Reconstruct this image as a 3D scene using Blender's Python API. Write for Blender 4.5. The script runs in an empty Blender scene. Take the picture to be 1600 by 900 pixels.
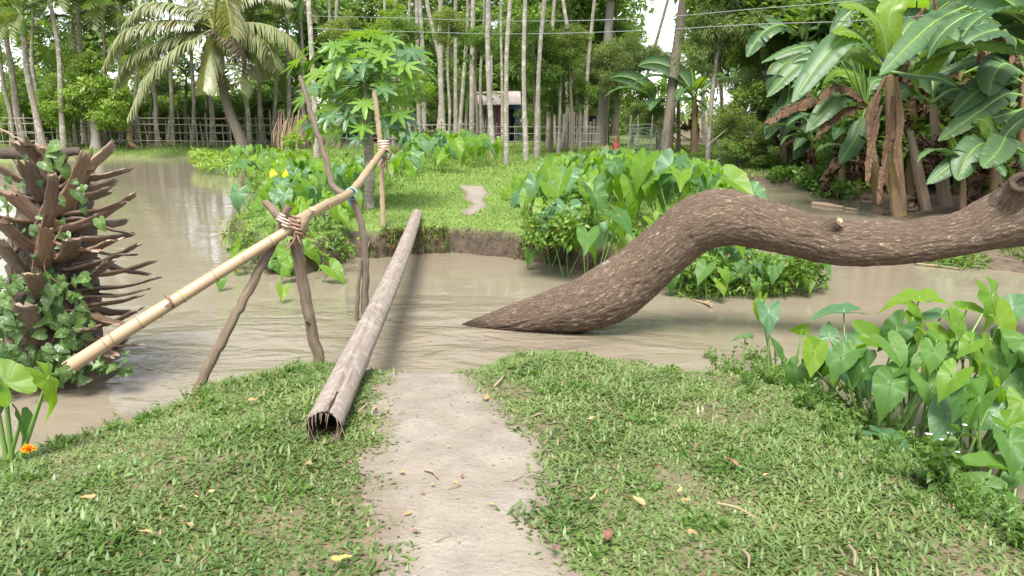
import bpy, math, random
import numpy as np
from mathutils import Vector, Matrix, noise as mnoise
R = math.radians
random.seed(7); rng = np.random.default_rng(7)
scene = bpy.context.scene
COL = scene.collection

# ------------------------------------------------------------------ camera
EYE = 1.6; PITCH = R(13.45); FPX = 1150.0
cam = bpy.data.objects.new('camera', bpy.data.cameras.new('camera'))
cam.data.sensor_width = 36; cam.data.lens = FPX/1600*36
cam.data.clip_start = 0.05; cam.data.clip_end = 3000
cam.location = (0, 0, EYE); cam.rotation_euler = (R(90)-PITCH, 0, 0)
COL.objects.link(cam); scene.camera = cam

# ------------------------------------------------------------------ world, sun, exposure
SUN_EL, SUN_AZ = R(60), R(188)          # azimuth clockwise from +Y: high, behind the camera on the left
w = bpy.data.worlds.new('World'); scene.world = w; w.use_nodes = True
nt = w.node_tree; nt.nodes.clear()
sky = nt.nodes.new('ShaderNodeTexSky'); sky.sky_type = 'NISHITA'; sky.sun_disc = False
sky.sun_elevation = SUN_EL; sky.sun_rotation = SUN_AZ; sky.dust_density = 1.0; sky.air_density = 1.0
hs = nt.nodes.new('ShaderNodeHueSaturation'); hs.inputs['Saturation'].default_value = 0.32; hs.inputs['Value'].default_value = 1.5
bg = nt.nodes.new('ShaderNodeBackground'); bg.inputs['Strength'].default_value = 0.105
ow = nt.nodes.new('ShaderNodeOutputWorld')
nt.links.new(sky.outputs[0], hs.inputs['Color']); nt.links.new(hs.outputs[0], bg.inputs['Color']); nt.links.new(bg.outputs[0], ow.inputs['Surface'])
sl = bpy.data.lights.new('sun', 'SUN'); sl.energy = 3.6; sl.angle = R(24); sl.color = (1, .965, .88)
so = bpy.data.objects.new('sun', sl); COL.objects.link(so)
sdir = Vector((math.sin(SUN_AZ)*math.cos(SUN_EL), math.cos(SUN_AZ)*math.cos(SUN_EL), math.sin(SUN_EL)))
so.rotation_euler = sdir.to_track_quat('Z', 'Y').to_euler(); so.location = (0, 0, 20)
vs = scene.view_settings; vs.view_transform = 'Standard'; vs.look = 'None'; vs.exposure = 1.3; vs.gamma = 1.0
scene.cycles.max_bounces = 8; scene.cycles.diffuse_bounces = 3; scene.cycles.glossy_bounces = 3
scene.cycles.transmission_bounces = 4; scene.cycles.transparent_max_bounces = 6
scene.cycles.caustics_reflective = False; scene.cycles.caustics_refractive = False

# ------------------------------------------------------------------ helpers
CP, SP = math.cos(PITCH), math.sin(PITCH)
def ray(px, py):
    u = (px-800)/FPX; v = (450-py)/FPX
    return np.array((u, CP+v*SP, -SP+v*CP))
def PZ(px, py, z=0.0):
    d = ray(px, py); t = (z-EYE)/d[2]; return np.array((0, 0, EYE))+d*t
def PY(px, py, Y):
    d = ray(px, py); return np.array((0, 0, EYE))+d*(Y/d[1])
def depth(p): return p[1]*CP-(p[2]-EYE)*SP
def proj(V):
    V = np.asarray(V); dz = V[..., 2]-EYE
    d = V[..., 1]*CP-dz*SP; up = V[..., 1]*SP+dz*CP
    return 800+FPX*V[..., 0]/d, 450-FPX*up/d, d
def nrm(v):
    v = np.asarray(v, float); return v/max(1e-9, np.linalg.norm(v))

class MB:
    def __init__(s): s.V=[]; s.F3=[]; s.F4=[]; s.UV=[]; s.T=[]; s.M3=[]; s.M4=[]; s.n=0
    def add(s, V, F4=None, F3=None, uv=None, tint=None, mat=0):
        V = np.asarray(V, float).reshape(-1, 3); n = len(V)
        s.V.append(V)
        if F4 is not None and len(F4): F4=np.asarray(F4,int).reshape(-1,4); s.F4.append(F4+s.n); s.M4.append(np.full(len(F4), mat))
        if F3 is not None and len(F3): F3=np.asarray(F3,int).reshape(-1,3); s.F3.append(F3+s.n); s.M3.append(np.full(len(F3), mat))
        s.UV.append(np.zeros((n,2)) if uv is None else np.asarray(uv,float).reshape(-1,2))
        if tint is None: t=np.zeros((n,4))
        else:
            t=np.zeros((n,4)); a=np.asarray(tint,float)
            if a.ndim==0: t[:,0]=a
            elif a.ndim==1 and len(a)==n: t[:,0]=a
            elif a.ndim==1: t[:,:len(a)]=a
            else: t[:,:a.shape[1]]=a
        s.T.append(t); s.n+=n
    def mesh(s, name, mats, smooth=True):
        V=np.concatenate(s.V); T=np.concatenate(s.T); UV=np.concatenate(s.UV)
        f4=np.concatenate(s.F4) if s.F4 else np.zeros((0,4),int); f3=np.concatenate(s.F3) if s.F3 else np.zeros((0,3),int)
        m=np.concatenate(s.M4+s.M3) if (s.M4 or s.M3) else np.zeros(0)
        lv=np.concatenate([f4.ravel(), f3.ravel()]).astype(np.int32)
        ls=np.concatenate([np.arange(len(f4))*4, len(f4)*4+np.arange(len(f3))*3]).astype(np.int32)
        me=bpy.data.meshes.new(name)
        me.vertices.add(len(V)); me.vertices.foreach_set('co', V.astype(np.float32).ravel())
        me.loops.add(len(lv)); me.loops.foreach_set('vertex_index', lv)
        me.polygons.add(len(ls)); me.polygons.foreach_set('loop_start', ls)
        me.polygons.foreach_set('material_index', m.astype(np.int32))
        me.update(calc_edges=True)
        me.polygons.foreach_set('use_smooth', np.full(len(ls), bool(smooth)))
        uvl=me.uv_layers.new(name='UVMap'); uvl.data.foreach_set('uv', UV[lv].astype(np.float32).ravel())
        a=me.attributes.new('tint','FLOAT_COLOR','POINT'); a.data.foreach_set('color', T.astype(np.float32).ravel())
        for k in (mats if isinstance(mats,(list,tuple)) else [mats]): me.materials.append(k)
        me.validate()
        return me
    def build(s, name, mats, parent=None, smooth=True):
        return put(name, s.mesh(name, mats, smooth), parent)

def put(name, me, parent=None, M=None):
    o=bpy.data.objects.new(name, me); COL.objects.link(o)
    if parent is not None: o.parent=parent
    if M is not None: o.matrix_basis=M
    return o
def thing(name, label, cat, loc=(0,0,0), rz=0, group=None):
    o=bpy.data.objects.new(name, None); COL.objects.link(o); o.location=tuple(float(c) for c in loc); o.rotation_euler=(0,0,rz)
    o.empty_display_size=.1
    return tag(o,label,cat,group)
def tag(o,label=None,cat=None,group=None,kind=None):
    if label: o['label']=label
    if cat: o['category']=cat
    if group: o['group']=group
    if kind: o['kind']=kind
    return o
def frame_matrix(X, Z, loc, sc=1.0):
    X=nrm(X); Z=np.asarray(Z,float); Z=nrm(Z-X*np.dot(X,Z)); Y=np.cross(Z,X)
    s=(sc,sc,sc) if np.isscalar(sc) else sc
    M=Matrix(((X[0]*s[0],Y[0]*s[1],Z[0]*s[2],loc[0]),(X[1]*s[0],Y[1]*s[1],Z[1]*s[2],loc[1]),(X[2]*s[0],Y[2]*s[1],Z[2]*s[2],loc[2]),(0,0,0,1)))
    return M

def spline(P, n):
    P=np.asarray(P,float)
    if len(P)==2: return P[0]+(P[1]-P[0])*np.linspace(0,1,n)[:,None]
    d=np.concatenate([[0],np.cumsum(np.linalg.norm(np.diff(P[:,:3],axis=0),axis=1))]); d/=d[-1]
    m=np.zeros_like(P)
    m[1:-1]=(P[2:]-P[:-2])/(d[2:]-d[:-2])[:,None]
    m[0]=(P[1]-P[0])/(d[1]-d[0]); m[-1]=(P[-1]-P[-2])/(d[-1]-d[-2])
    t=np.linspace(0,1,n); i=np.clip(np.searchsorted(d,t,'right')-1,0,len(P)-2)
    h=(d[i+1]-d[i])[:,None]; u=((t-d[i])/(d[i+1]-d[i]))[:,None]
    return (2*u**3-3*u**2+1)*P[i]+(u**3-2*u**2+u)*h*m[i]+(-2*u**3+3*u**2)*P[i+1]+(u**3-u**2)*h*m[i+1]
def frames(C):
    T=np.gradient(C,axis=0); T/=np.maximum(1e-9,np.linalg.norm(T,axis=1))[:,None]
    a=np.array((0,0,1.0)) if abs(T[0][2])<.9 else np.array((0,-1.0,0))
    N=nrm(a-T[0]*np.dot(a,T[0])); Ns=[N]
    for k in range(1,len(C)):
        N=nrm(N-T[k]*np.dot(N,T[k])); Ns.append(N)
    Ns=np.array(Ns); B=np.cross(T,Ns); return T,Ns,B
def tube(mb, P, r, sides=10, n=None, caps=True, tint=None, rough=0, mat=0, fn=None, spl=True):
    P=np.asarray(P,float); n=n or len(P)
    C=spline(P,n) if spl else P; n=len(C)
    r=np.asarray(r,float)
    rr=np.full(n,float(r)) if r.ndim==0 else np.interp(np.linspace(0,1,n),np.linspace(0,1,len(r)),r)
    T,N,B=frames(C)
    a=np.linspace(0,2*np.pi,sides+1); L=np.concatenate([[0],np.cumsum(np.linalg.norm(np.diff(C,axis=0),axis=1))])
    rad=np.repeat(rr[:,None],sides+1,1)
    if rough:
        ra=1+rough*rng.standard_normal((n,sides+1)); ra[:,-1]=ra[:,0]; rad=rad*ra
    if fn is not None: rad=fn(rad,a,L,C,N,B)
    V=C[:,None,:]+rad[:,:,None]*(np.cos(a)[None,:,None]*N[:,None,:]+np.sin(a)[None,:,None]*B[:,None,:])
    i=np.arange(n-1)[:,None]*(sides+1)+np.arange(sides)[None,:]
    F=np.stack([i,i+1,i+sides+2,i+sides+1],-1).reshape(-1,4)
    uv=np.stack([np.repeat((a/(2*np.pi))[None,:],n,0),np.repeat(L[:,None],sides+1,1)],-1)
    mb.add(V.reshape(-1,3),F4=F,uv=uv.reshape(-1,2),tint=tint,mat=mat)
    if caps:
        for e,k in ((0,-1),(n-1,1)):
            ring=V[e,:sides]; c=ring.mean(0)+T[e]*k*rr[e]*.12
            q=np.arange(sides); f=np.stack([q,(q+1)%sides,np.full(sides,sides)],-1)
            if k<0: f=f[:,::-1]
            mb.add(np.vstack([ring,c]),F3=f,uv=np.full((sides+1,2),.5),tint=tint,mat=mat)
    return C
def box(mb, c, s, tint=None, mat=0, rz=0):
    c=np.asarray(c,float); s=np.asarray(s,float)/2
    V=np.array([(x,y,z) for x in(-1,1) for y in(-1,1) for z in(-1,1)],float)*s
    if rz: V=V@np.array(((math.cos(rz),math.sin(rz),0),(-math.sin(rz),math.cos(rz),0),(0,0,1)))
    F=[(0,1,3,2),(4,6,7,5),(0,4,5,1),(2,3,7,6),(0,2,6,4),(1,5,7,3)]
    mb.add(V+c,F4=F,tint=tint,mat=mat)
def leafquads(mb, C, D, N, L, W, tint, fold=.15, droop=.15, mat=0):
    C,D,N=[np.asarray(x,float) for x in (C,D,N)]; n=len(C)
    D=D/np.linalg.norm(D,axis=1)[:,None]; S=np.cross(D,N); S/=np.maximum(1e-6,np.linalg.norm(S,axis=1))[:,None]; N=np.cross(S,D)
    L=np.broadcast_to(L,(n,))[:,None]; W=np.broadcast_to(W,(n,))[:,None]
    mid=C+D*L*.45
    V=np.stack([C, mid+S*W/2+N*W*fold, C+D*L-N*L*droop, mid-S*W/2+N*W*fold],1)
    b=np.arange(n)*4
    F=np.concatenate([np.stack([b,b+1,b+2],-1),np.stack([b,b+2,b+3],-1)])
    uv=np.tile(np.array([(.5,0),(1,.45),(.5,1),(0,.45)]),(n,1))
    t=np.repeat(np.asarray(tint,float),4)
    mb.add(V.reshape(-1,3),F3=F,uv=uv,tint=t,mat=mat)
def rdirs(n, r=rng):
    v=r.standard_normal((n,3)); return v/np.linalg.norm(v,axis=1)[:,None]
_ph=np.random.default_rng(3)
_K=[(_ph.uniform(0,6.28),_ph.uniform(0,6.28),_ph.uniform(.7,1.4)) for _ in range(40)]
def wave(x,y,f,seed=0,n=6):
    o=0
    for k in range(n):
        a,p,s=_K[(seed*7+k)%40]; o=o+np.sin((np.cos(a)*x+np.sin(a)*y)*f*s+p+seed)
    return o/n**.5/1.4

# ------------------------------------------------------------------ materials
class NM:
    def __init__(s,name):
        s.m=bpy.data.materials.new(name); s.m.use_nodes=True; s.t=s.m.node_tree; s.t.nodes.clear()
        s.out=s.N('ShaderNodeOutputMaterial')
    def N(s,t,**k):
        n=s.t.nodes.new(t)
        for a,b in k.items(): setattr(n,a,b)
        return n
    def L(s,a,b): s.t.links.new(a,b)
    def set(s,n,**k):
        for a,b in k.items(): n.inputs[a.replace('_',' ')].default_value=b
        return n
    def mix(s,fac,a,b,mode='MIX'):
        n=s.N('ShaderNodeMix',data_type='RGBA',blend_type=mode)
        for i,v in ((0,fac),(6,a),(7,b)):
            if hasattr(v,'is_linked'): s.L(v,n.inputs[i])
            else: n.inputs[i].default_value=v if (i==0) else (*v,1)
        return n.outputs[2]
    def math(s,op,a,b=0.0,c=None,clamp=False):
        n=s.N('ShaderNodeMath',operation=op,use_clamp=clamp)
        for i,v in enumerate((a,b) if c is None else (a,b,c)):
            if hasattr(v,'is_linked'): s.L(v,n.inputs[i])
            else: n.inputs[i].default_value=v
        return n.outputs[0]
    def noise(s,vec,scale,detail=4,rough=.6,dist=0):
        n=s.N('ShaderNodeTexNoise'); s.set(n,Scale=scale,Detail=detail,Roughness=rough,Distortion=dist)
        if vec is not None: s.L(vec,n.inputs['Vector'])
        return n.outputs['Fac']
    def ramp(s,fac,stops):
        n=s.N('ShaderNodeValToRGB'); e=n.color_ramp.elements
        while len(e)<len(stops): e.new(.5)
        for k,(p,c) in enumerate(stops):
            e[k].position=p; e[k].color=(*c,1) if hasattr(c,'__len__') else (c,c,c,1)
        s.L(fac,n.inputs[0]); return n.outputs[0]
    def coord(s,kind='Object',scale=(1,1,1)):
        c=s.N('ShaderNodeTexCoord'); mp=s.N('ShaderNodeMapping'); mp.inputs['Scale'].default_value=scale
        s.L(c.outputs[kind],mp.inputs['Vector']); return mp.outputs[0]
    def tint(s):
        a=s.N('ShaderNodeAttribute',attribute_name='tint'); q=s.N('ShaderNodeSeparateColor'); s.L(a.outputs['Color'],q.inputs[0]); return q.outputs
    def rnd(s): return s.N('ShaderNodeObjectInfo').outputs['Random']
    def bump(s,h,strength,dist=.02):
        b=s.N('ShaderNodeBump'); s.set(b,Strength=strength,Distance=dist); s.L(h,b.inputs['Height']); return b.outputs[0]
    def princ(s,col,rough=.6,nrm=None,spec=.4):
        p=s.N('ShaderNodeBsdfPrincipled')
        for k,v in (('Base Color',col),('Roughness',rough),('Specular IOR Level',spec)):
            if hasattr(v,'is_linked'): s.L(v,p.inputs[k])
            else: p.inputs[k].default_value=(*v,1) if k=='Base Color' else v
        if nrm is not None: s.L(nrm,p.inputs['Normal'])
        return p
    def done(s,sh): s.L(sh.outputs[0] if hasattr(sh,'outputs') else sh,s.out.inputs['Surface']); return s.m

def leaf_mat(name,c0,c1,trans=.4,rough=.42,spec=.4,pale=(.30,.38,.16),tcol=None,rnd=.5,brown=None,veiny=False):
    m=NM(name); t=m.tint()
    f=m.math('ADD',m.math('MULTIPLY',t[0],1-rnd),m.math('MULTIPLY',m.rnd(),rnd))
    c=m.mix(f,c0,c1)
    if brown is not None:
        q=m.math('GREATER_THAN',t[0],.955); c=m.mix(q,c,brown)
    if veiny:
        c=m.mix(m.math('MULTIPLY',t[1],.5,clamp=True),c,pale)
        nz=m.noise(m.coord('Object',(1,1,1)),7,3); c=m.mix(m.math('MULTIPLY',nz,.35),c,tuple(x*.55 for x in c0))
        sp=m.math('MULTIPLY',m.ramp(m.noise(m.coord('Object'),16,2),[(.66,0),(.72,1)]),m.ramp(m.rnd(),[(.5,0),(.75,1)])); c=m.mix(m.math('MULTIPLY',sp,.7),c,(.34,.27,.06)); c=m.mix(t[2],c,(.30,.22,.05))
    b=None
    if veiny:
        b=m.bump(m.math('MULTIPLY',t[1],-1.0),.35,.01)
    p=m.princ(c,rough,b,spec)
    tr=m.N('ShaderNodeBsdfTranslucent'); tc=m.mix(1.0,c,tcol or (1.5,1.5,.55),'MULTIPLY'); m.L(tc,tr.inputs[0])
    mx=m.N('ShaderNodeMixShader'); mx.inputs[0].default_value=trans; m.L(p.outputs[0],mx.inputs[1]); m.L(tr.outputs[0],mx.inputs[2])
    return m.done(mx)

def bark_mat(name,c0,c1,c2,su=10,sv=3,bump=.6,rings=0,rough=.85,dist=.02,blotch=None,bscale=2.0):
    m=NM(name); uv=m.coord('UV',(su,sv,1))
    n1=m.noise(uv,1.0,6,.65,.3); n2=m.noise(m.coord('Object'),bscale,3)
    c=m.mix(m.ramp(n1,[(.3,0),(.68,1)]),c0,c1); c=m.mix(m.math('MULTIPLY',m.ramp(n2,[(.42,0),(.7,1)]),.7),c,c2)
    h=n1
    if rings:
        w=m.N('ShaderNodeTexWave',wave_type='BANDS',bands_direction='Y'); m.set(w,Scale=rings,Distortion=1.2,Detail=2.0)
        m.L(m.coord('UV',(.3,1,1)),w.inputs['Vector'])
        rr=m.ramp(w.outputs['Fac'],[(.0,0),(.10,1)]); c=m.mix(m.math('MULTIPLY',m.math('SUBTRACT',1.0,rr),.7),c,tuple(x*.45 for x in c0)); h=m.math('ADD',m.math('MULTIPLY',n1,.5),rr)
    if blotch is not None:
        q=m.ramp(m.noise(m.coord('Object'),bscale*3.1,4,.7),[(.52,0),(.6,1)]); c=m.mix(m.math('MULTIPLY',q,.8),c,blotch)
    c=m.mix(m.math('MULTIPLY',m.rnd(),.35),c,tuple(x*.6 for x in c0))
    return m.done(m.princ(c,rough,m.bump(h,bump,dist),.25))
def plain_mat(name,c0,c1,scale=8,rough=.7,bump=.2,spec=.3,kind='Object',st=(1,1,1),rnd=.0):
    m=NM(name); n=m.noise(m.coord(kind,st),scale,5)
    c=m.mix(m.ramp(n,[(.3,0),(.7,1)]),c0,c1)
    if rnd: c=m.mix(m.math('MULTIPLY',m.rnd(),rnd),c,tuple(x*.45 for x in c0))
    return m.done(m.princ(c,rough,m.bump(n,bump,.01),spec))

# ground
def ground_mat():
    m=NM('soil and turf'); t=m.tint(); co=m.coord('Object')
    n1=m.noise(co,9,6,.65); n2=m.noise(co,1.6,4); n3=m.noise(co,60,3)
    soil=m.mix(m.ramp(n1,[(.3,0),(.7,1)]),(.075,.055,.036),(.19,.145,.10))
    gr=m.mix(m.ramp(n2,[(.3,0),(.7,1)]),(.12,.19,.042),(.20,.275,.08)); gr=m.mix(m.math('MULTIPLY',n3,.5),gr,(.08,.12,.03))
    sand=m.mix(m.ramp(n1,[(.25,0),(.75,1)]),(.235,.20,.16),(.335,.295,.25))
    cut=m.mix(m.ramp(n1,[(.3,0),(.75,1)]),(.035,.026,.019),(.12,.09,.065))
    c=m.mix(t[1],soil,gr); c=m.mix(t[0],c,sand); c=m.mix(t[2],c,cut)
    h=m.math('ADD',n1,m.math('MULTIPLY',n3,.4))
    return m.done(m.princ(c,.9,m.bump(h,.6,.03),.2))
def path_mat():
    m=NM('trodden sandy earth'); co=m.coord('Object'); t=m.tint()
    n1=m.noise(co,5,7,.65); n2=m.noise(co,45,4,.7); n3=m.noise(co,1.3,3)
    c=m.mix(m.ramp(n1,[(.3,0),(.7,1)]),(.195,.17,.14),(.29,.258,.216)); c=m.mix(m.math('MULTIPLY',m.ramp(n3,[(.4,0),(.65,1)]),.5),c,(.21,.175,.135))
    v=m.N('ShaderNodeTexVoronoi'); m.set(v,Scale=38.0); m.L(co,v.inputs['Vector'])
    sp=m.ramp(v.outputs['Distance'],[(.05,1),(.16,0)]); c=m.mix(m.math('MULTIPLY',sp,m.math('MULTIPLY',n1,.8)),c,(.17,.13,.095))
    c=m.mix(m.math('MULTIPLY',m.ramp(n2,[(.48,0),(.75,1)]),.3),c,(.16,.13,.095))
    c=m.mix(t[0],c,(.17,.135,.10))
    h=m.math('ADD',m.math('MULTIPLY',n1,1.2),m.math('MULTIPLY',n2,.5))
    return m.done(m.princ(c,.92,m.bump(h,.8,.035),.15))
def water_mat():
    m=NM('muddy river water'); geo=m.N('ShaderNodeNewGeometry')
    def mp(sc,rz=0):
        k=m.N('ShaderNodeMapping'); k.inputs['Scale'].default_value=sc; k.inputs['Rotation'].default_value=(0,0,rz); m.L(geo.outputs['Position'],k.inputs['Vector']); return k.outputs[0]
    big=m.noise(mp((.9,1.9,1),.35),1.0,3,.5,.6); mid=m.noise(mp((2.2,4.8,1),.25),1.0,4,.6,.8); fine=m.noise(mp((14,26,1),-.1),1.0,3,.6,.5)
    # rapids: the current quickens where it is squeezed past the bridge
    sx=m.N('ShaderNodeSeparateXYZ'); m.L(geo.outputs['Position'],sx.inputs[0])
    dx=m.math('DIVIDE',m.math('ADD',sx.outputs[0],1.0),3.2); dy=m.math('DIVIDE',m.math('SUBTRACT',sx.outputs[1],6.0),2.1)
    rr=m.math('ADD',m.math('MULTIPLY',dx,dx),m.math('MULTIPLY',dy,dy)); rap=m.ramp(rr,[(.1,1),(1.0,0)])
    amp=m.math('ADD',m.math('MULTIPLY',rap,1.25),.09)
    h=m.math('MULTIPLY',m.math('ADD',m.math('ADD',m.math('MULTIPLY',big,1.0),m.math('MULTIPLY',mid,.30)),m.math('MULTIPLY',fine,.012)),amp)
    c=m.mix(m.ramp(m.noise(mp((.5,1.2,1),.2),1.0,4),[(.3,0),(.7,1)]),(.178,.148,.108),(.208,.176,.132))
    p=m.princ(c,.05,m.bump(h,.7,.12),.5); p.inputs['IOR'].default_value=1.33
    return m.done(p)

M_ground=ground_mat(); M_path=path_mat(); M_water=water_mat()
M_grass=leaf_mat('carpet grass',(.062,.118,.024),(.195,.26,.088),.35,.42,.4,rnd=0,brown=(.24,.18,.10))
M_grass_far=leaf_mat('short far grass',(.125,.21,.042),(.235,.325,.095),.4,.5,.3,rnd=0,brown=(.26,.23,.09))
M_taro=leaf_mat('taro leaf',(.052,.135,.03),(.115,.235,.035),.42,.48,.35,veiny=True,rnd=.85,pale=(.26,.36,.18))
M_taro_b=leaf_mat('backlit taro leaf',(.12,.25,.02),(.20,.33,.03),.55,.42,.4,veiny=True,rnd=.85,pale=(.33,.42,.12))  # yellow-green copy: light through backlit leaves is put into the colour
M_taro_g=leaf_mat('blue green taro leaf',(.06,.15,.06),(.10,.20,.075),.32,.42,.45,veiny=True,rnd=.85,pale=(.25,.36,.24))  # bluer copy: the sky's sheen on leaf tops is put into the colour
M_yleaf=leaf_mat('yellowed leaf',(.65,.45,.02),(.75,.5,.03),.4,.45,.3,veiny=True,rnd=.5)
M_stalk=plain_mat('fleshy leaf stalk',(.10,.19,.035),(.17,.27,.07),5,.45,.1,.4)
M_ivy=leaf_mat('ivy leaf',(.045,.105,.025),(.13,.235,.055),.35,.38,.5,veiny=True,rnd=.9)
M_weed=leaf_mat('weed leaf',(.055,.125,.02),(.15,.25,.05),.4,.42,.4,rnd=.3)
M_under=leaf_mat('bank creeper',(.045,.105,.015),(.17,.29,.045),.42,.42,.4,rnd=0,brown=(.20,.12,.06))
M_broad=leaf_mat('broadleaf foliage',(.07,.145,.032),(.195,.285,.08),.5,.42,.4,rnd=.3,brown=(.17,.22,.04))
M_broad2=leaf_mat('olive foliage',(.095,.155,.036),(.235,.29,.095),.5,.45,.4,rnd=.3,brown=(.25,.25,.05))
M_bright=leaf_mat('bright foliage',(.12,.23,.03),(.29,.39,.09),.45,.4,.45,rnd=.2)
M_feather=leaf_mat('feathery pale foliage',(.14,.205,.07),(.28,.345,.16),.45,.45,.35,rnd=.2)
M_areca=leaf_mat('betel palm leaflet',(.06,.125,.032),(.165,.245,.07),.46,.36,.5,rnd=.5,brown=(.22,.20,.05))
M_coco=leaf_mat('coconut leaflet',(.17,.20,.095),(.32,.335,.19),.32,.36,.55,rnd=.45,brown=(.32,.25,.12))
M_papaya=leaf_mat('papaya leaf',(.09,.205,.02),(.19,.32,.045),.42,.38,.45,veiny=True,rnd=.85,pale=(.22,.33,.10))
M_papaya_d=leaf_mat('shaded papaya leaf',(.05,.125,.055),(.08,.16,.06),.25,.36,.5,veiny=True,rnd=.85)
M_banana=leaf_mat('banana leaf',(.036,.095,.034),(.085,.165,.062),.28,.44,.4,veiny=True,rnd=.85,pale=(.22,.30,.12))
M_banana_b=leaf_mat('bright banana leaf',(.13,.25,.02),(.20,.32,.03),.55,.33,.5,veiny=True,rnd=.85)  # yellower, more translucent copy of the banana leaf
M_dead=leaf_mat('dead banana leaf',(.11,.065,.04),(.235,.15,.10),.15,.8,.15,veiny=True,rnd=.8,pale=(.26,.17,.11),tcol=(1,.8,.6))
M_dry=leaf_mat('dry frond',(.16,.11,.07),(.33,.26,.18),.1,.85,.15,rnd=.3,tcol=(1,.8,.6))
M_litter=leaf_mat('fallen leaf',(.36,.20,.09),(.50,.33,.17),.1,.7,.2,veiny=True,rnd=.9,tcol=(1,.8,.5))
M_litter_y=leaf_mat('fallen yellow leaf',(.60,.42,.10),(.68,.52,.2),.2,.6,.2,veiny=True,rnd=.9,tcol=(1,.8,.5))
M_litter_p=leaf_mat('fallen purplish leaf',(.20,.085,.07),(.28,.14,.11),.1,.6,.2,veiny=True,rnd=.9,tcol=(1,.8,.5))
M_pale=bark_mat('pale lichened bark',(.15,.13,.105),(.34,.315,.27),(.235,.21,.165),7,5,.4,0,.9,.02,(.43,.41,.37),1.6)
M_ringed=bark_mat('ringed betel bark',(.18,.155,.115),(.36,.33,.27),(.24,.22,.15),6,4,.4,4.0,.9,.02,(.46,.44,.38),1.5)
M_brownbark=bark_mat('brown bark',(.11,.085,.06),(.24,.19,.145),(.18,.145,.105),9,3,.7)
M_greybark=bark_mat('smooth grey bark',(.24,.215,.185),(.36,.33,.30),(.28,.24,.20),4,2,.3)
M_cocobark=bark_mat('coconut bark',(.13,.105,.08),(.25,.21,.165),(.17,.14,.105),6,4,.6,5.0)
M_log=bark_mat('weathered palm log',(.15,.12,.10),(.285,.24,.205),(.26,.215,.182),26,3.2,.5,0,.85,.010,(.33,.285,.25),4.0)
M_login=plain_mat('rotted palm pith',(.012,.008,.006),(.07,.045,.03),30,.95,.8)
M_fibre=plain_mat('palm fibre',(.20,.14,.09),(.36,.27,.19),20,.9,.3)
M_bamboo=None
def bamboo_mat():
    m=NM('dry bamboo'); n=m.noise(m.coord('UV',(9,.9,1)),1.6,5,.6); n2=m.noise(m.coord('Object'),2.5,4)
    c=m.mix(m.ramp(n,[(.3,0),(.72,1)]),(.26,.18,.108),(.40,.30,.19)); c=m.mix(m.math('MULTIPLY',m.ramp(n2,[(.45,0),(.75,1)]),.55),c,(.29,.185,.105))
    return m.done(m.princ(c,.42,m.bump(n,.15,.004),.45))
M_bamboo=bamboo_mat()
M_node=plain_mat('bamboo node',(.16,.095,.05),(.30,.20,.11),30,.7,.3)
M_stick=bark_mat('muddy stake wood',(.105,.075,.05),(.235,.18,.13),(.15,.115,.085),8,3,.8,0,.85,.012)
M_palewood=bark_mat('peeled stake wood',(.25,.185,.12),(.42,.33,.225),(.3,.22,.15),8,2,.5)
M_cutwood=plain_mat('cut wood',(.34,.24,.16),(.45,.33,.23),18,.8,.3)
M_tie=plain_mat('creeper tie',(.13,.075,.05),(.27,.17,.12),25,.85,.3)
M_cloth=plain_mat('pale cloth tie',(.35,.27,.21),(.48,.38,.31),25,.85,.3)
M_bluerope=plain_mat('blue rope',(.08,.20,.26),(.20,.36,.42),40,.8,.3)
def bark_main():
    m=NM('flaky reddish bark'); uv=m.coord('UV',(64,15,1)); uv2=m.coord('UV',(90,16,1))
    n1=m.noise(m.coord('UV',(64,11,1)),1.0,7,.62,.9); n3=m.noise(m.coord('UV',(34,6,1)),1.0,5,.6,1.2); n2=m.noise(m.coord('Object'),2.2,4)
    def ridge(n): return m.math('ABSOLUTE',m.math('SUBTRACT',n,.5))
    r1=m.ramp(ridge(n1),[(.0,0),(.11,1)]); r3=m.ramp(ridge(n3),[(.0,0),(.10,1)])
    cr=m.math('MULTIPLY',m.math('ADD',m.math('MULTIPLY',r1,.6),.4),m.math('ADD',m.math('MULTIPLY',r3,.65),.35))
    c=m.mix(m.ramp(m.noise(uv2,1.0,6,.7,.4),[(.3,0),(.7,1)]),(.27,.19,.128),(.40,.30,.215)); c=m.mix(m.math('MULTIPLY',m.ramp(n2,[(.4,0),(.7,1)]),.55),c,(.225,.165,.13))
    c=m.mix(m.math('SUBTRACT',1.0,cr),c,(.06,.038,.028))
    pat=m.ramp(m.noise(m.coord('Object'),5.2,3),[(.66,0),(.72,1)]); c=m.mix(m.math('MULTIPLY',pat,.55),c,(.42,.38,.33))
    h=m.math('ADD',cr,m.math('MULTIPLY',n1,.5))
    gp=m.N('ShaderNodeNewGeometry'); sz=m.N('ShaderNodeSeparateXYZ'); m.L(gp.outputs['Position'],sz.inputs[0])
    wet=m.ramp(m.math('ADD',m.math('SUBTRACT',sz.outputs[2],-.42),m.math('MULTIPLY',m.math('SUBTRACT',n2,.5),.10)),[(.03,1),(.075,0)]); c=m.mix(m.math('MULTIPLY',wet,.75),c,(.05,.036,.027))
    return m.done(m.princ(c,.88,m.bump(h,.9,.025),.2))
M_bark=bark_main()
M_petiole=None
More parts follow.
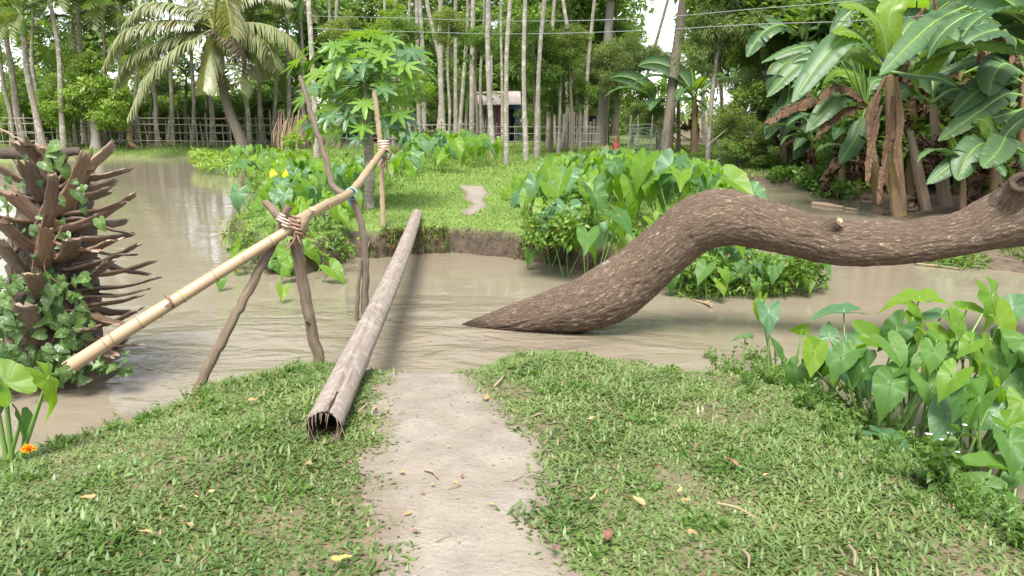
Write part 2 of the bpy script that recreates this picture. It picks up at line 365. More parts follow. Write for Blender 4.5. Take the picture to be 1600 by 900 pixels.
def petiole_mat():
    m=NM('cut frond base'); t=m.tint(); n=m.noise(m.coord('UV',(8,2,1)),1.5,5,.65); n2=m.noise(m.coord('Object'),7,3)
    a=m.mix(m.ramp(n,[(.3,0),(.7,1)]),(.20,.115,.07),(.42,.28,.185)); b=m.mix(m.ramp(n,[(.3,0),(.7,1)]),(.055,.042,.036),(.19,.145,.12))
    c=m.mix(m.rnd(),a,b); c=m.mix(m.math('MULTIPLY',m.ramp(n2,[(.5,0),(.7,1)]),.5),c,(.22,.17,.13)); c=m.mix(m.math('MULTIPLY',t[2],.45),c,(.04,.028,.022)); c=m.mix(m.math('MULTIPLY',t[1],.45),c,(.36,.27,.2))
    return m.done(m.princ(c,.5,m.bump(n,.4,.01),.4))
M_petiole=petiole_mat()
M_stumpbark=plain_mat('fibrous stump',(.04,.03,.025),(.14,.11,.085),9,.9,.9,.2,'UV',(8,3,1))
M_pseudo=None
def pseudo_mat():
    m=NM('banana stem sheath'); n=m.noise(m.coord('UV',(7,1.1,1)),1.4,5,.6); n2=m.noise(m.coord('Object'),1.8,3)
    c=m.mix(m.ramp(n,[(.3,0),(.7,1)]),(.105,.065,.04),(.25,.17,.10)); c=m.mix(m.ramp(n2,[(.5,0),(.62,1)]),c,(.21,.185,.045))
    return m.done(m.princ(c,.6,m.bump(n,.6,.02),.3))
M_pseudo=pseudo_mat()
M_driedstem=bark_mat('dried banana stem',(.15,.105,.07),(.30,.235,.17),(.2,.15,.11),9,1.2,.8)
M_fence=plain_mat('grey bamboo lath',(.20,.175,.145),(.36,.32,.275),6,.85,.2,.2,rnd=.5)
M_wire=plain_mat('cable sheath',(.22,.23,.23),(.28,.29,.29),6,.5,.05)
M_pink=plain_mat('pink plaster',(.50,.20,.34),(.58,.27,.42),5,.85,.1)
M_whitewall=plain_mat('whitewashed wall',(.42,.36,.36),(.55,.48,.48),5,.85,.1)
M_blue=plain_mat('blue paint',(.09,.16,.34),(.14,.23,.42),6,.6,.1)
M_tin=plain_mat('weathered tin roof',(.50,.43,.41),(.66,.60,.58),4,.5,.1,.5)
M_dark=plain_mat('unlit room black',(.008,.009,.010),(.02,.02,.02),3,.7,.05)  # near-black on solid panels: the darkness of unlit rooms as colour
M_shutter=plain_mat('green shutter',(.02,.09,.07),(.04,.13,.10),6,.6,.1)
M_skin=plain_mat('brown skin',(.13,.066,.038),(.17,.09,.055),6,.55,.05)
M_hair=plain_mat('black hair',(.008,.007,.006),(.02,.016,.013),20,.5,.1)
M_red=plain_mat('maroon cloth',(.20,.022,.035),(.30,.04,.06),8,.8,.2)
M_orange=plain_mat('orange petal',(.80,.26,.01),(.85,.38,.02),20,.5,.1)
M_net=plain_mat('grey green netting',(.13,.16,.13),(.20,.24,.2),9,.8,.1)
M_redcan=plain_mat('red plastic',(.55,.05,.03),(.6,.07,.04),5,.4,.05)

# ------------------------------------------------------------------ terrain
W=-0.42
def pz(l,z): return [tuple(PZ(a,b,z)[:2]) for a,b in l]
NEAR=pz([(60,692),(150,668),(230,648),(310,600),(420,572),(520,563),(600,570),(740,569),(800,547),(870,543),(960,556),(1050,568),(1135,570),(1230,592),(1310,632),(1390,682),(1460,722),(1540,752),(1640,780),(1760,800)],-.14)
NEAR=[(-9,-5),(-6,.8),(-3.6,2.6)]+pz([(-80,745)],-.2)+NEAR+[(5.5,2.4),(6,-5)]
shore=[(-500,250),(-100,249),(0,249),(170,247),(310,246),(338,258),(380,285),(415,312),(395,340),(360,372),(372,392),(420,425),(480,428),(522,417),(548,404),(600,402),(700,394),(790,402),(850,411),(930,426),(1010,433),(1080,437),(1150,420),(1172,385),(1160,335),(1138,300),(1146,283),(1250,290),(1340,311),(1392,334),(1432,378),(1455,412),(1600,428)]
FAR=[(-500,38)]+pz(shore,W)+[(9.5,9.2),(14,8.5),(40,8),(500,8),(500,700),(-500,700)]
STUMP=PZ(62,585,W)
def sdist(x,y,poly):
    P=np.asarray(poly); A=P; B=np.roll(P,-1,0)
    d=np.full(x.shape,1e9); ins=np.zeros(x.shape,bool)
    for (ax,ay),(bx,by) in zip(A,B):
        ex,ey=bx-ax,by-ay; l=ex*ex+ey*ey+1e-12
        t=np.clip(((x-ax)*ex+(y-ay)*ey)/l,0,1)
        d=np.minimum(d,(x-ax-t*ex)**2+(y-ay-t*ey)**2)
        c=((ay>y)!=(by>y))
        with np.errstate(divide='ignore',invalid='ignore'): ins^=c&(x<ax+(y-ay)*ex/(ey if ey else 1e-12))
    d=np.sqrt(d); return np.where(ins,d,-d)
def terrain(x,y):
    x=np.asarray(x,float); y=np.asarray(y,float)
    dn=sdist(x,y,NEAR)+.07*wave(x,y,5,1)+.04*wave(x,y,21,2)
    df=sdist(x,y,FAR)+np.where(y<14,.05*wave(x,y,6,3)+.035*wave(x,y,17,4),.2*wave(x,y,2,3))
    hn=np.interp(dn,[-1.2,-.35,-.1,.08,.4,1.0,2.],[-1.2,-.75,-.36,-.16,-.06,0,.02])
    right=np.clip((x-3.4)/1.5,0,1)*np.clip((24-y)/4,0,1)
    hf=np.interp(df,[-.8,-.08,0,.05,.12,.6,3],[-1.2,-.75,-.42,-.16,-.05,0,.03])*(1-right)+right*np.interp(df,[-1,-.3,0,.5,2,6],[-1.2,-.7,-.42,-.3,-.2,-.1])
    farbank=np.clip((y-26)/4,0,1); hf=hf*(1-farbank)+farbank*np.interp(df,[-2,-.3,0,.6,3],[-1.2,-.7,-.42,-.25,-.02])
    ds=.55-np.hypot(x-STUMP[0],(y-STUMP[1])*1.1)+.06*wave(x,y,8,5)
    hs_=np.interp(ds,[-.6,0,.5],[-1.2,-.42,-.18])
    h=np.maximum(np.maximum(hn,hf),hs_)
    land=np.clip((h+.2)*5,0,1)
    h=h+land*(.018*wave(x,y,3.1,6)+.008*wave(x,y,11,7)+.05*np.clip((y-8)/20,0,1)*wave(x,y,.5,8))
    return h,dn,df
def Z(x,y): return float(terrain(np.array([x]),np.array([y]))[0][0])
def PG(px,py,z0=0.0):
    p=PZ(px,py,z0)
    for _ in range(6): p=PZ(px,py,.5*max(W-.04,Z(p[0],p[1]))+.5*p[2])
    return p
def graded(lo,hi,step,far,g):
    c=list(np.arange(lo,hi+1e-6,step)); s=step
    while c[-1]<far: s*=g; c.append(c[-1]+s)
    s=step; d=[lo]
    while d[-1]>-far: s*=g; d.append(d[-1]-s)
    return np.array(d[:0:-1]+c)
gx=graded(-5.5,5.5,.06,900,1.11); gy=np.concatenate([[-900,-300,-100,-40,-15,-6,-3,-1,0,.6],np.arange(1.0,13.0,.06)])
s=.06; yl=[gy[-1]]
while yl[-1]<1200: s=min(s*1.09,200); yl.append(yl[-1]+s)
gy=np.concatenate([gy,yl[1:]])
GX,GY=np.meshgrid(gx,gy); GH,GDN,GDF=terrain(GX,GY)
pathL=[(604,535),(602,560),(590,620),(578,680),(592,730),(585,790),(603,830),(588,900),(575,1000),(560,1300)]
pathR=[(900,1300),(890,1000),(885,880),(852,810),(862,745),(838,690),(800,650),(750,610),(738,590),(742,560),(742,535)]
PATH=pz(pathL+pathR,0.0)
FPATH=pz([(722,291),(757,291),(759,318),(748,332),(733,336),(722,330),(740,318),(724,306)],0.02)
def pathmask(x,y):
    d=sdist(x,y,PATH)+.05*wave(x,y,8,9)+.035*wave(x,y,24,10)
    d2=sdist(x,y,FPATH)+.08*wave(x,y,5,11)
    return d,d2
pd,pd2=pathmask(GX,GY)
slope=np.hypot(*np.gradient(GH,gy,gx)); cut=np.clip((slope-.5)/.9,0,1)*(GY>6)+np.clip((-.2-GH)*8,0,1)*.6*(GY<24)
cut=np.clip(cut,0,1)
far_=np.clip((GY-8.5)/1,0,1)*np.clip((GH+np.where(GY>24,.4,.15))*10,0,1)
shade_soil=np.clip((GX-3.2)/.8,0,1)*np.clip((17-GY)/2,0,1)*(GY>8)       # bare mud under the bananas
dirt=np.clip(np.maximum(pd/.10+.4,pd2/.12+.5),0,1)
forest=np.clip((GY-35)/4,0,1)*(1-.8*np.exp(-((GX-.147*GY)/2.2)**2))
tint=np.stack([dirt,far_*(1-forest*.9)*(1-shade_soil*.9)+.07*(GY<=8),cut,np.zeros_like(cut)],-1)
ny,nx=GX.shape
def gridfaces(mask=None):
    i=np.arange(ny-1)[:,None]*nx+np.arange(nx-1)[None,:]
    F=np.stack([i,i+1,i+nx+1,i+nx],-1)
    return F.reshape(-1,4) if mask is None else F[mask]
GV=np.stack([GX,GY,GH],-1).reshape(-1,3)
mb=MB(); mb.add(GV,F4=gridfaces(),tint=tint.reshape(-1,4))
tag(mb.build('ground',M_ground),'grassy river banks with bare soil edges','ground',kind='structure')
def sheet(name,d,label):
    c=(d[:-1,:-1]+d[1:,1:]+d[1:,:-1]+d[:-1,1:])/4; f=gridfaces((c>-.02)&(GY[:-1,:-1]>-2)&(GY[:-1,:-1]<30))
    u,inv=np.unique(f,return_inverse=True); V=GV[u].copy(); V[:,2]+=.004
    e=np.clip(1-d.reshape(-1)[u]/.10,0,1)*.8
    m=MB(); m.add(V,F4=inv.reshape(-1,4),tint=e); tag(m.build(name,M_path),label,'path',kind='structure')
sheet('dirt_path',pd,'trodden sandy path across the near bank'); sheet('far_path',pd2,'worn sandy strip in the far grass')
mb=MB(); mb.add([(-900,-30,W),(900,-30,W),(900,70,W),(-900,70,W)],F4=[(0,1,2,3)])
tag(mb.build('water',M_water),'muddy brown river water','water',kind='structure')

# ------------------------------------------------------------------ grass (uncountable)
def inpoly(x,y,poly): return sdist(x,y,poly)>0
def blades(name,x,y,z,L,Wd,mat,label,lean=(.5,1.25)):
    n=len(x); az=rng.uniform(0,2*np.pi,n); th=rng.uniform(lean[0],lean[1],n)
    D=np.stack([np.cos(az)*np.sin(th),np.sin(az)*np.sin(th),np.cos(th)],-1); S=np.stack([-np.sin(az),np.cos(az),np.zeros(n)],-1)
    B=np.stack([x,y,z-.004],-1); L=L[:,None]; Wd=Wd[:,None]
    mid=B+D*L*.5; tip=mid+nrmrows(D+np.array((0,0,-.55))*rng.uniform(.2,1.3,n)[:,None])*L*.5
    V=np.stack([B-S*Wd*.3,B+S*Wd*.3,mid+S*Wd*.5,mid-S*Wd*.5,tip],1).reshape(-1,3); b=np.arange(n)*5
    t=np.clip(rng.normal(.5,.2,n)+.22*wave(x,y,2.2,12)+.2*wave(x,y,8,13),0,.95); t=np.where(rng.random(n)<.03+.10*np.clip(wave(x,y,2.9,18)-.1,0,1),1.0,t)
    m=MB(); m.add(V,F4=np.stack([b,b+1,b+2,b+3],-1),F3=np.stack([b+3,b+2,b+4],-1),tint=np.repeat(t,5))
    return tag(m.build(name,mat),label,'grass',kind='stuff')
def nrmrows(a): return a/np.maximum(1e-9,np.linalg.norm(a,axis=1))[:,None]
def view_filter(x,y,z,m=.12):
    px,py,d=proj(np.stack([x,y,z],-1)); return (d>.3)&(px>-1600*m)&(px<1600*(1+m))&(py<900*(1+m*1.5))&(py>-200)
N0=800000
x=rng.uniform(-4.2,4.0,N0); y=rng.uniform(1.7,6.0,N0)
h,dn,_=terrain(x,y); p1,_=pathmask(x,y)
bare=.5*wave(x,y,2.6,14)+.4*wave(x,y,6.5,15)
dens=np.clip((dn-.0)/.12,0,1)*np.clip((-p1+.10+.06*wave(x,y,15,21))/.34,0,1)*np.clip(1.05-np.clip(bare-.12,0,1)*2.0,.32,1)*np.clip(.8+.5*wave(x,y,13,16),.35,1)*np.clip(1-(y-3.2)/9,.5,1)
dens=np.maximum(dens,.02*((p1>0)&(p1<.12)))
k=(rng.random(N0)<dens*.8)&view_filter(x,y,h)&(h>-.3)
x,y,h=x[k],y[k],h[k]; n=len(x)
blades('grass',x,y,h,np.clip(rng.lognormal(-3.36,.34,n),.014,.075)*(1+.35*wave(x,y,4,17)),rng.uniform(.008,.015,n),M_grass,'low broad bladed carpet grass on the near bank',(.65,1.35))
N0=420000
x=rng.uniform(-16,9,N0)*1.0; y=8+rng.random(N0)**1.7*30; x=x*np.clip(y/16,.35,2)
h,_,df=terrain(x,y); _,p2=pathmask(x,y)
k=(df>.03)&view_filter(x,y,h,.06)&(h>-.3)&(p2<0)&~((x>3.3)&(y<18)&(rng.random(N0)<.85))
x,y,h=x[k],y[k],h[k]; n=len(x); sc=np.clip(y/12,.8,2.2)
blades('far_grass',x,y,h,rng.uniform(.03,.07,n)*sc,rng.uniform(.008,.014,n)*sc,M_grass_far,'short cropped grass on the far bank',(.2,1.0))
# fringe of grass, weeds and roots hanging over the cut bank face
n0=60000; x=rng.uniform(-3.2,1.2,n0); y=rng.uniform(9.8,13,n0); h,_,df=terrain(x,y)
k=(df>.0)&(df<.16)&(wave(x,y,4,19)+.5*wave(x,y,13,20)>.05); x,y,h=x[k],y[k],h[k]; n=min(len(x),2800); x,y,h=x[:n],y[:n],h[:n]
az=rng.normal(-1.57,.5,n); D=np.stack([np.cos(az)*.6,np.sin(az)*.6,rng.uniform(-1.2,.5,n)],-1)
m=MB(); leafquads(m,np.stack([x,y,h+.01],-1),D,rdirs(n)+np.array((0,-.6,.8)),rng.uniform(.04,.2,n)*rng.uniform(.4,1.2,n),rng.uniform(.008,.022,n),np.where(rng.random(n)<.4,1,rng.random(n)*.9))
tag(m.build('bank_fringe',M_under),'grass and roots hanging over the cut bank','grass',kind='stuff')
# ------------------------------------------------------------------ leaf and frond meshes (shared)
def polar_leaf(keys,veins,zf,nring=4,extra=0,seed=0,vw=1.7,jit=.02):
    r_=np.random.default_rng(seed); ang=set()
    for v in veins:
        for s in ((1,-1) if v not in (0,180) else (1,)):
            for q in (-vw,0,vw): ang.add(round(s*v+q,2))
    a=sorted(ang); full=[]
    for i,x in enumerate(a):
        nx_=a[i+1] if i+1<len(a) else a[0]+360
        full.append((x,any(abs(abs(x)-v)<.01 for v in veins)))
        k=int((nx_-x)//(9 if not extra else extra))
        for j in range(k): full.append((x+(nx_-x)*(j+1)/(k+1),False))
    A=np.array([q[0] for q in full]); ve=np.array([1.0*q[1] for q in full]); AA=np.abs((A+180)%360-180)
    ka,kr=zip(*keys); rr=np.interp(AA,ka,kr)*(1+jit*r_.standard_normal(len(A)))
    n=len(A); V=[(0,0,0)]; G=[1.0]; UV=[(.5,.5)]
    for k in range(1,nring+1):
        q=k/nring
        for i in range(n):
            r=rr[i]*q; xx=r*math.cos(R(A[i])); yy=r*math.sin(R(A[i])); V.append((xx,yy,0)); G.append(ve[i]*(1-.5*q)); UV.append((.5+xx*.5,.5+yy*.5))
    V=np.array(V); V[:,2]=zf(V[:,0],V[:,1],r_); F3=[(0,1+i,1+(i+1)%n) for i in range(n)]; F4=[]
    for k in range(nring-1):
        o=1+k*n; F4+=[(o+i,o+n+i,o+n+(i+1)%n,o+(i+1)%n) for i in range(n)]
    t=np.zeros((len(V),4)); t[:,0]=r_.random(); t[:,1]=G
    return V,F3,F4,UV,t
def leafmesh(name,mat,*a,**k):
    V,F3,F4,UV,t=polar_leaf(*a,**k); m=MB(); m.add(V,F4=F4,F3=F3,uv=UV,tint=t); return m.mesh(name,mat)
TK=[(0,.74),(4,.64),(12,.53),(28,.43),(55,.355),(85,.335),(112,.36),(134,.44),(148,.49),(157,.45),(165,.30),(171,.17),(176,.09),(180,.06)]
TV=[0,28,55,85,118,150]
def taro_z(droop,fold,wv):
    def f(x,y,r_):
        p=r_.uniform(0,6); return -droop*x*np.abs(x)*(x>0)-.25*droop*x*x*(x<0)+fold*np.abs(y)**1.2+wv*np.sin(np.arctan2(y,x)*7+p)*(x*x+y*y)+.3*wv*np.sin(x*17+p)*np.abs(y)*2
    return f
TSH=[(.35,.30,.10),(.7,.10,.12),(.2,.55,.08),(.9,-.15,.14),(.5,.45,.14)]
TARO={k:[leafmesh('taro_leaf',mt,TK,TV,taro_z(*s),4,0,i,1.5,.015) for i,s in enumerate(TSH)] for k,mt in (('n',M_taro),('b',M_taro_b),('g',M_taro_g),('y',M_yleaf))}
IK=[(0,.75),(12,.6),(40,.45),(80,.42),(120,.42),(155,.36),(172,.14),(180,.08)]
IVY=[leafmesh('ivy_leaf',M_ivy,IK,[0,45,100],taro_z(*s),2,22,i+9,5,.03) for i,s in enumerate(TSH[:3])]
def papaya_keys():
    k=[(0,.95)]; lob=[0,42,84,126,164]; rl=[.95,.9,.8,.62,.42]
    out=[]
    for i,(a,r) in enumerate(zip(lob,rl)):
        for da,f in ((-16,.45),(-11,.66),(-8,.62),(-5,.88),(-2.5,.9),(0,1),(2.5,.9),(5,.88),(8,.62),(11,.66),(16,.45)):
            if a+da>=0: out.append((a+da,r*f))
        out.append((a+21,r*.28))
    out=sorted(q for q in out if q[0]<=180); out.append((180,.18)); return out
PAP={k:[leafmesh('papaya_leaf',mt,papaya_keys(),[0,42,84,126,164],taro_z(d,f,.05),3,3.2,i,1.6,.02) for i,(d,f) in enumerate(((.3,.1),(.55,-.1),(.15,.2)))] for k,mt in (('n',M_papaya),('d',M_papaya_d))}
BK=[(0,.8),(10,.62),(25,.42),(60,.26),(110,.2),(150,.2),(180,.22)]
LIT={k:[leafmesh('fallen_leaf',mt,BK,[0,60],lambda x,y,r_:.5*np.abs(y)+.35*x*x+.05*np.sin(x*9+r_.uniform(0,6)),3,20,i,5,.05) for i in range(3)] for k,mt in (('b',M_litter),('y',M_litter_y),('p',M_litter_p))}
# a leaf stalk 1 m tall bowing out to x = .3
m=MB(); tube(m,[(0,0,0),(.03,0,.35),(.12,0,.75),(.3,0,1)],[.022,.016,.012,.008],6,9); STALK=m.mesh('leaf_stalk',M_stalk)
def stick_between(mesh_len1,a,b): pass
m=MB(); tube(m,[(0,0,0),(.0,.03,.5),(0,0,1)],[1,.8,.55],6,6); UNIT=m.mesh('leaf_stalk',M_stalk)
def stalk_between(a,b,r,parent,mesh=None,name='leaf_stalk'):
    a,b=np.asarray(a,float),np.asarray(b,float); d=b-a; l=np.linalg.norm(d); z=d/l
    x=nrm(np.cross((0,1,.01),z)); y=np.cross(z,x)
    M=Matrix(((x[0]*r,y[0]*l if False else y[0]*r,z[0]*l,a[0]),(x[1]*r,y[1]*r,z[1]*l,a[1]),(x[2]*r,y[2]*r,z[2]*l,a[2]),(0,0,0,1)))
    return put(name,mesh or UNIT,parent,M)

def ribbon_frond(path,n,ll,lw,hang,vup,mb,seed=0,bare=.12,tint=None,sidebias=None,rr=.02,fwd=.55,nseg=3,mat=0,rmat=1,prof=None):
    r_=np.random.default_rng(seed); C=spline(np.asarray(path,float),24); T,N,B=frames(C)
    tube(mb,C,[rr,rr*.7,rr*.3],5,12,caps=False,mat=rmat,tint=.5)
    up=np.array((0,0,1.0))
    Vs=[];F4=[];F3=[];Ts=[];o=0
    for s in np.linspace(bare,.995,n):
        i=min(22,int(s*23)); q=s*23-i; c=C[i]*(1-q)+C[i+1]*q; t=nrm(T[i]*(1-q)+T[i+1]*q)
        sd=np.cross(t,up); sd=nrm(sd) if np.linalg.norm(sd)>.15 else B[i]
        nn=np.cross(sd,t)
        pr=(.45+.55*math.sin(math.pi*min(1,(s-bare)/(1-bare)*.85+.15)))*(1 if s<.9 else 1-(s-.9)*4)
        for k in (-1,1):
            l=ll*pr*r_.uniform(.85,1.1); f=fwd*r_.uniform(.7,1.3)
            d=nrm(sd*k+t*f+nn*vup+r_.normal(0,.07,3)); p=c.copy(); pts=[p]
            for j in range(nseg):
                p=p+d*l/nseg; pts.append(p); d=nrm(d-up*hang*r_.uniform(.7,1.3))
            wv=nrm(np.cross(d,up*.3+nn)) if True else t
            wd=t*.75+wv*.25; wd=nrm(wd-d*np.dot(wd,d))
            tt=min(.94,max(0,r_.normal(.5,.22))) if r_.random()>.03 else 1.0
            for j,pp in enumerate(pts[:-1]):
                hw=lw*(.6,1,.75,.5)[min(j,3)]/2; Vs+= [pp-wd*hw,pp+wd*hw]
            Vs.append(pts[-1]); Ts+=[tt]*(2*nseg+1)
            for j in range(nseg-1): F4.append((o+2*j,o+2*j+1,o+2*j+3,o+2*j+2))
            F3.append((o+2*nseg-2,o+2*nseg-1,o+2*nseg)); o+=2*nseg+1
    mb.add(Vs,F4=F4,F3=F3,tint=np.array(Ts),mat=mat)
def arc_path(L,el,bend,n=10,curl=0):
    p=np.zeros(3); a=el; P=[p]; 
    for k in range(n):
        p=p+np.array((math.cos(a),math.sin(curl*k/n)*.1,math.sin(a)))*L/n; a-=bend/n*(.5+k/n); P.append(p)
    return np.array(P)
def frond_mesh(name,L,el,bend,n,ll,lw,hang,vup,mats,seed):
    m=MB(); ribbon_frond(arc_path(L,el,bend),n,ll,lw,hang,vup,m,seed,rr=.022); return m.mesh(name,mats)
M_rachis=plain_mat('palm midrib',(.14,.16,.05),(.26,.26,.10),6,.5,.1)
AFR=[frond_mesh('palm_frond',2.0,R(62),R(95),26,.62,.075,.18,.25,[M_areca,M_rachis],1),
     frond_mesh('palm_frond',2.1,R(40),R(90),26,.66,.08,.22,.1,[M_areca,M_rachis],2),
     frond_mesh('palm_frond',1.9,R(15),R(70),24,.6,.075,.3,.0,[M_areca,M_rachis],3),
     frond_mesh('palm_frond',1.8,R(80),R(70),24,.55,.07,.12,.35,[M_areca,M_rachis],4),
     frond_mesh('palm_frond',1.9,R(-20),R(50),22,.5,.07,.35,.0,[M_coco,M_rachis],5)]
DRYF=[frond_mesh('dry_frond',1.9,R(70),R(120),24,.5,.05,.9,.0,[M_dry,M_dry],6),frond_mesh('dry_frond',2.0,R(85),R(150),24,.5,.05,.9,.0,[M_dry,M_dry],7)]

def banana_leaf_arr(L,Wd,el,bend,petl,seed,tear=.3,vang=.25,droop=.2,crumple=0):
    r_=np.random.default_rng(seed); n=22; P=arc_path(L+petl,el,bend,n); s0=petl/(L+petl); m=MB()
    tube(m,P,[.034,.026,.016,.006],6,16,caps=False,mat=1,tint=.6)
    C=spline(P,60); T,N,B=frames(C)
    for sgn in (-1,1):
        t=s0; 
        while t<.985:
            seg=r_.uniform(.06,.5)*(1-tear)+.035 if r_.random()>tear*.5 else r_.uniform(.02,.06)
            t1=min(1,t+seg); k=max(2,int((t1-t)*34)); sag=r_.normal(0,.16)*(tear*2+.15)
            ss=np.linspace(t,t1,k+1); rows=[]; tn=[]
            for j,s in enumerate(ss):
                i=min(58,int(s*59)); c=C[i]+(C[i+1]-C[i])*(s*59-i)
                q=(s-s0)/(1-s0); w_=Wd*.5*min(1,(q*7+.05)**.5)*max(.02,(1-q**3.2))**.75
                if j==0 and t>s0+.01: w_*=.97
                sd=B[i]*sgn; up=N[i]*(1 if N[i][2]>0 or abs(N[i][2])<.05 else -1)
                for u,(dx,dz) in enumerate(((.0,.0),(.35,.12*vang*4),(.7,.17*vang*4-droop*.18),(1.0,.14*vang*4-droop*.5))):
                    fw=T[i]*u/3*w_*.35
                    rip=.018*math.sin(s*95+u)*u/3
                    off=r_.normal(0,crumple*.1,3) if crumple else 0
                    rows.append(c+sd*w_*dx*(1-.35*crumple)+up*(w_*(dz+sag*u/3-crumple*.6*u/3)+rip)+fw+off); tn.append((.5,(.75 if u==0 else 0)+(.18 if j%2 and u<3 else 0),.55*(r_.random()<.12*tear) if u==3 else 0,0))
            F=[(a*4+b,a*4+b+1,a*4+b+5,a*4+b+4) for a in range(k) for b in range(3)]
            if sgn<0: F=[f[::-1] for f in F]
            tn=np.array(tn); tn[:,0]=r_.random()
            m.add(np.array(rows),F4=F,tint=tn,mat=0); t=t1
    return m
def bleaf(name,mats,*a,**k): return banana_leaf_arr(*a,**k).mesh(name,mats)
BM=[M_banana,M_stalk]; BB=[M_banana_b,M_stalk]; BD=[M_dead,M_dead]
BAN=[bleaf('banana_leaf',BM,1.9,.56,R(66),R(95),.35,1,.25),bleaf('banana_leaf',BM,2.0,.60,R(50),R(110),.35,2,.45),
     bleaf('banana_leaf',BM,1.8,.55,R(30),R(85),.35,3,.5),bleaf('banana_leaf',BM,1.9,.58,R(76),R(80),.4,4,.15),bleaf('banana_leaf',BM,2.0,.55,R(58),R(150),.4,5,.35)]
BANB=[bleaf('banana_leaf',BB,1.7,.48,R(80),R(45),.35,6,.02,.35,.1),bleaf('banana_leaf',BB,1.6,.5,R(62),R(100),.35,7,.1)]
BAND=[bleaf('dead_leaf',BD,1.6,.34,R(35),R(230),.3,8,.6,.2,.5,.8),bleaf('dead_leaf',BD,1.5,.30,R(-20),R(140),.25,9,.6,.2,.5,.9),bleaf('dead_leaf',BD,1.7,.36,R(10),R(170),.3,10,.5,.3,.5,.7)]

def cloud(n,clusters,L,Wd,seed,upb=.9,out=.5,droop=.2,hang=0,per=.35,brown=.03):
    """leaf-sized faces scattered through the volume of many clumps"""
    r_=np.random.default_rng(seed); c=np.array([q[0] for q in clusters],float); rad=np.array([q[1] for q in clusters],float)
    if rad.ndim==1: rad=np.repeat(rad[:,None],3,1)
    wgt=rad.prod(1)**.7; idx=r_.choice(len(c),n,p=wgt/wgt.sum()); d=rdirs(n,r_); q=r_.random(n)**.4
    P=c[idx]+d*rad[idx]*q[:,None]
    D=d*out+rdirs(n,r_)*.8+np.array((0,0,.15-hang)); N=np.array((0,0,1.0))*upb+rdirs(n,r_)*.7
    ct=r_.normal(0,.16,len(c)); t=np.clip(.5+ct[idx]+r_.normal(0,.2,n)*per*2,0,.94); t[r_.random(n)<brown]=1
    m=MB(); leafquads(m,P,D,N,L*r_.uniform(.7,1.25,n),Wd*r_.uniform(.7,1.2,n),t,.12,droop); return m
def blob(cx,cy,cz,rx,ry,rz,k,cr,seed,shell=.55):
    r_=np.random.default_rng(seed); o=[]
    for _ in range(k):
        d=rdirs(1,r_)[0]; q=shell+(1-shell)*r_.random()**.5
        o.append(((cx+d[0]*rx*q,cy+d[1]*ry*q,cz+d[2]*rz*q),cr*r_.uniform(.6,1.35)*np.array((1.15,1.15,.75))))
    return o
def merge(a,b,mat):
    for V,UV,T in zip(b.V,b.UV,b.T): pass

# ------------------------------------------------------------------ the log, the bent trunk, the bamboo rails
lm=thing('palm_log','weathered grey palm log lying across the stream as a footbridge','log',PG(505,690,.0))
def world_part(mb,name,mats,parent,smooth=True):
    off=np.array(parent.location); mb.V=[v-off for v in mb.V]; return mb.build(name,mats,parent,smooth)
A=PZ(505,668,.10); A[2]=.10; Bq=PG(652,343,.05); Bq[2]=Z(Bq[0],Bq[1])+.075
mid=(A+Bq)/2+np.array((.02,0,-.03)); dirL=nrm(Bq-A); A2=A
def logfn(rad,a,L,C,N,B):
    rings=.0012*np.sin(L*23+.9*np.sin(L*3))[:,None]; out=rad+rings+.003*np.sin(a*5+1)[None,:]
    # the long crack along the top
    ca=.25+.10*np.sin(L*1.7)+.05*np.sin(L*7)
    k=np.clip(1-L/3.2,0,1)**.5
    for i in range(len(L)):
        d=np.abs((a-ca[i]+np.pi)%(2*np.pi)-np.pi); out[i]-=np.clip(1-d/.14,0,1)*.035*k[i]
    e=np.clip(1-L/.06,0,1)[:,None]; out-=e*.006
    for l0 in (1.05,2.9,4.1,5.6,7.0): out+=.006*np.exp(-((L-l0-.05*np.sin(a[:,None].T*2))/.02)**2).mean(0)[:,None] if False else .006*np.exp(-((L-l0)/.02)**2)[:,None]
    return out
mb=MB(); tube(mb,[A,mid,Bq],[.088,.086,.082],40,260,caps=False,fn=logfn)
# far end disc
T=dirL; 
world_part(mb,'trunk',M_log,lm)
mb=MB(); tube(mb,[A+dirL*.0,A+dirL*.12,A+dirL*.5],[.079,.070,.045],24,14,caps=False,rough=.06)
tube(mb,[A+dirL*.28,A+dirL*.30],[.075,.075],24,caps=True); world_part(mb,'hollow_core',M_login,lm)
mb=MB(); tube(mb,[Bq-dirL*.005,Bq+dirL*.004],[.085,.082],24); world_part(mb,'cut_end',M_cutwood,lm)
mb=MB()
for k in range(34):
    a=rng.uniform(0,6.28); sd=nrm(np.cross(dirL,(0,0,1))); up=np.cross(sd,dirL); r0=rng.uniform(.07,.09)
    p=A+(sd*math.cos(a)+up*math.sin(a))*r0; l=rng.uniform(.02,.06)
    d=nrm(-dirL+(sd*math.cos(a)+up*math.sin(a))*rng.normal(-.2,.5)+np.array((0,0,-.6)))
    tube(mb,[p+dirL*.02,p+d*l*.5,p+d*l+np.array((0,0,-.02))],[.003,.0015,.0006],4,4,caps=False)
for k in range(7):
    p=A+np.array((.0,-.01,-.07))+rng.normal(0,.008,3); tube(mb,[p,p+np.array((.01,-.06,-.04)),p+np.array((.012+rng.normal(0,.01),-.16,-.075))],[.006,.004,.002],5,6)
world_part(mb,'frayed_fibre',M_fibre,lm); 

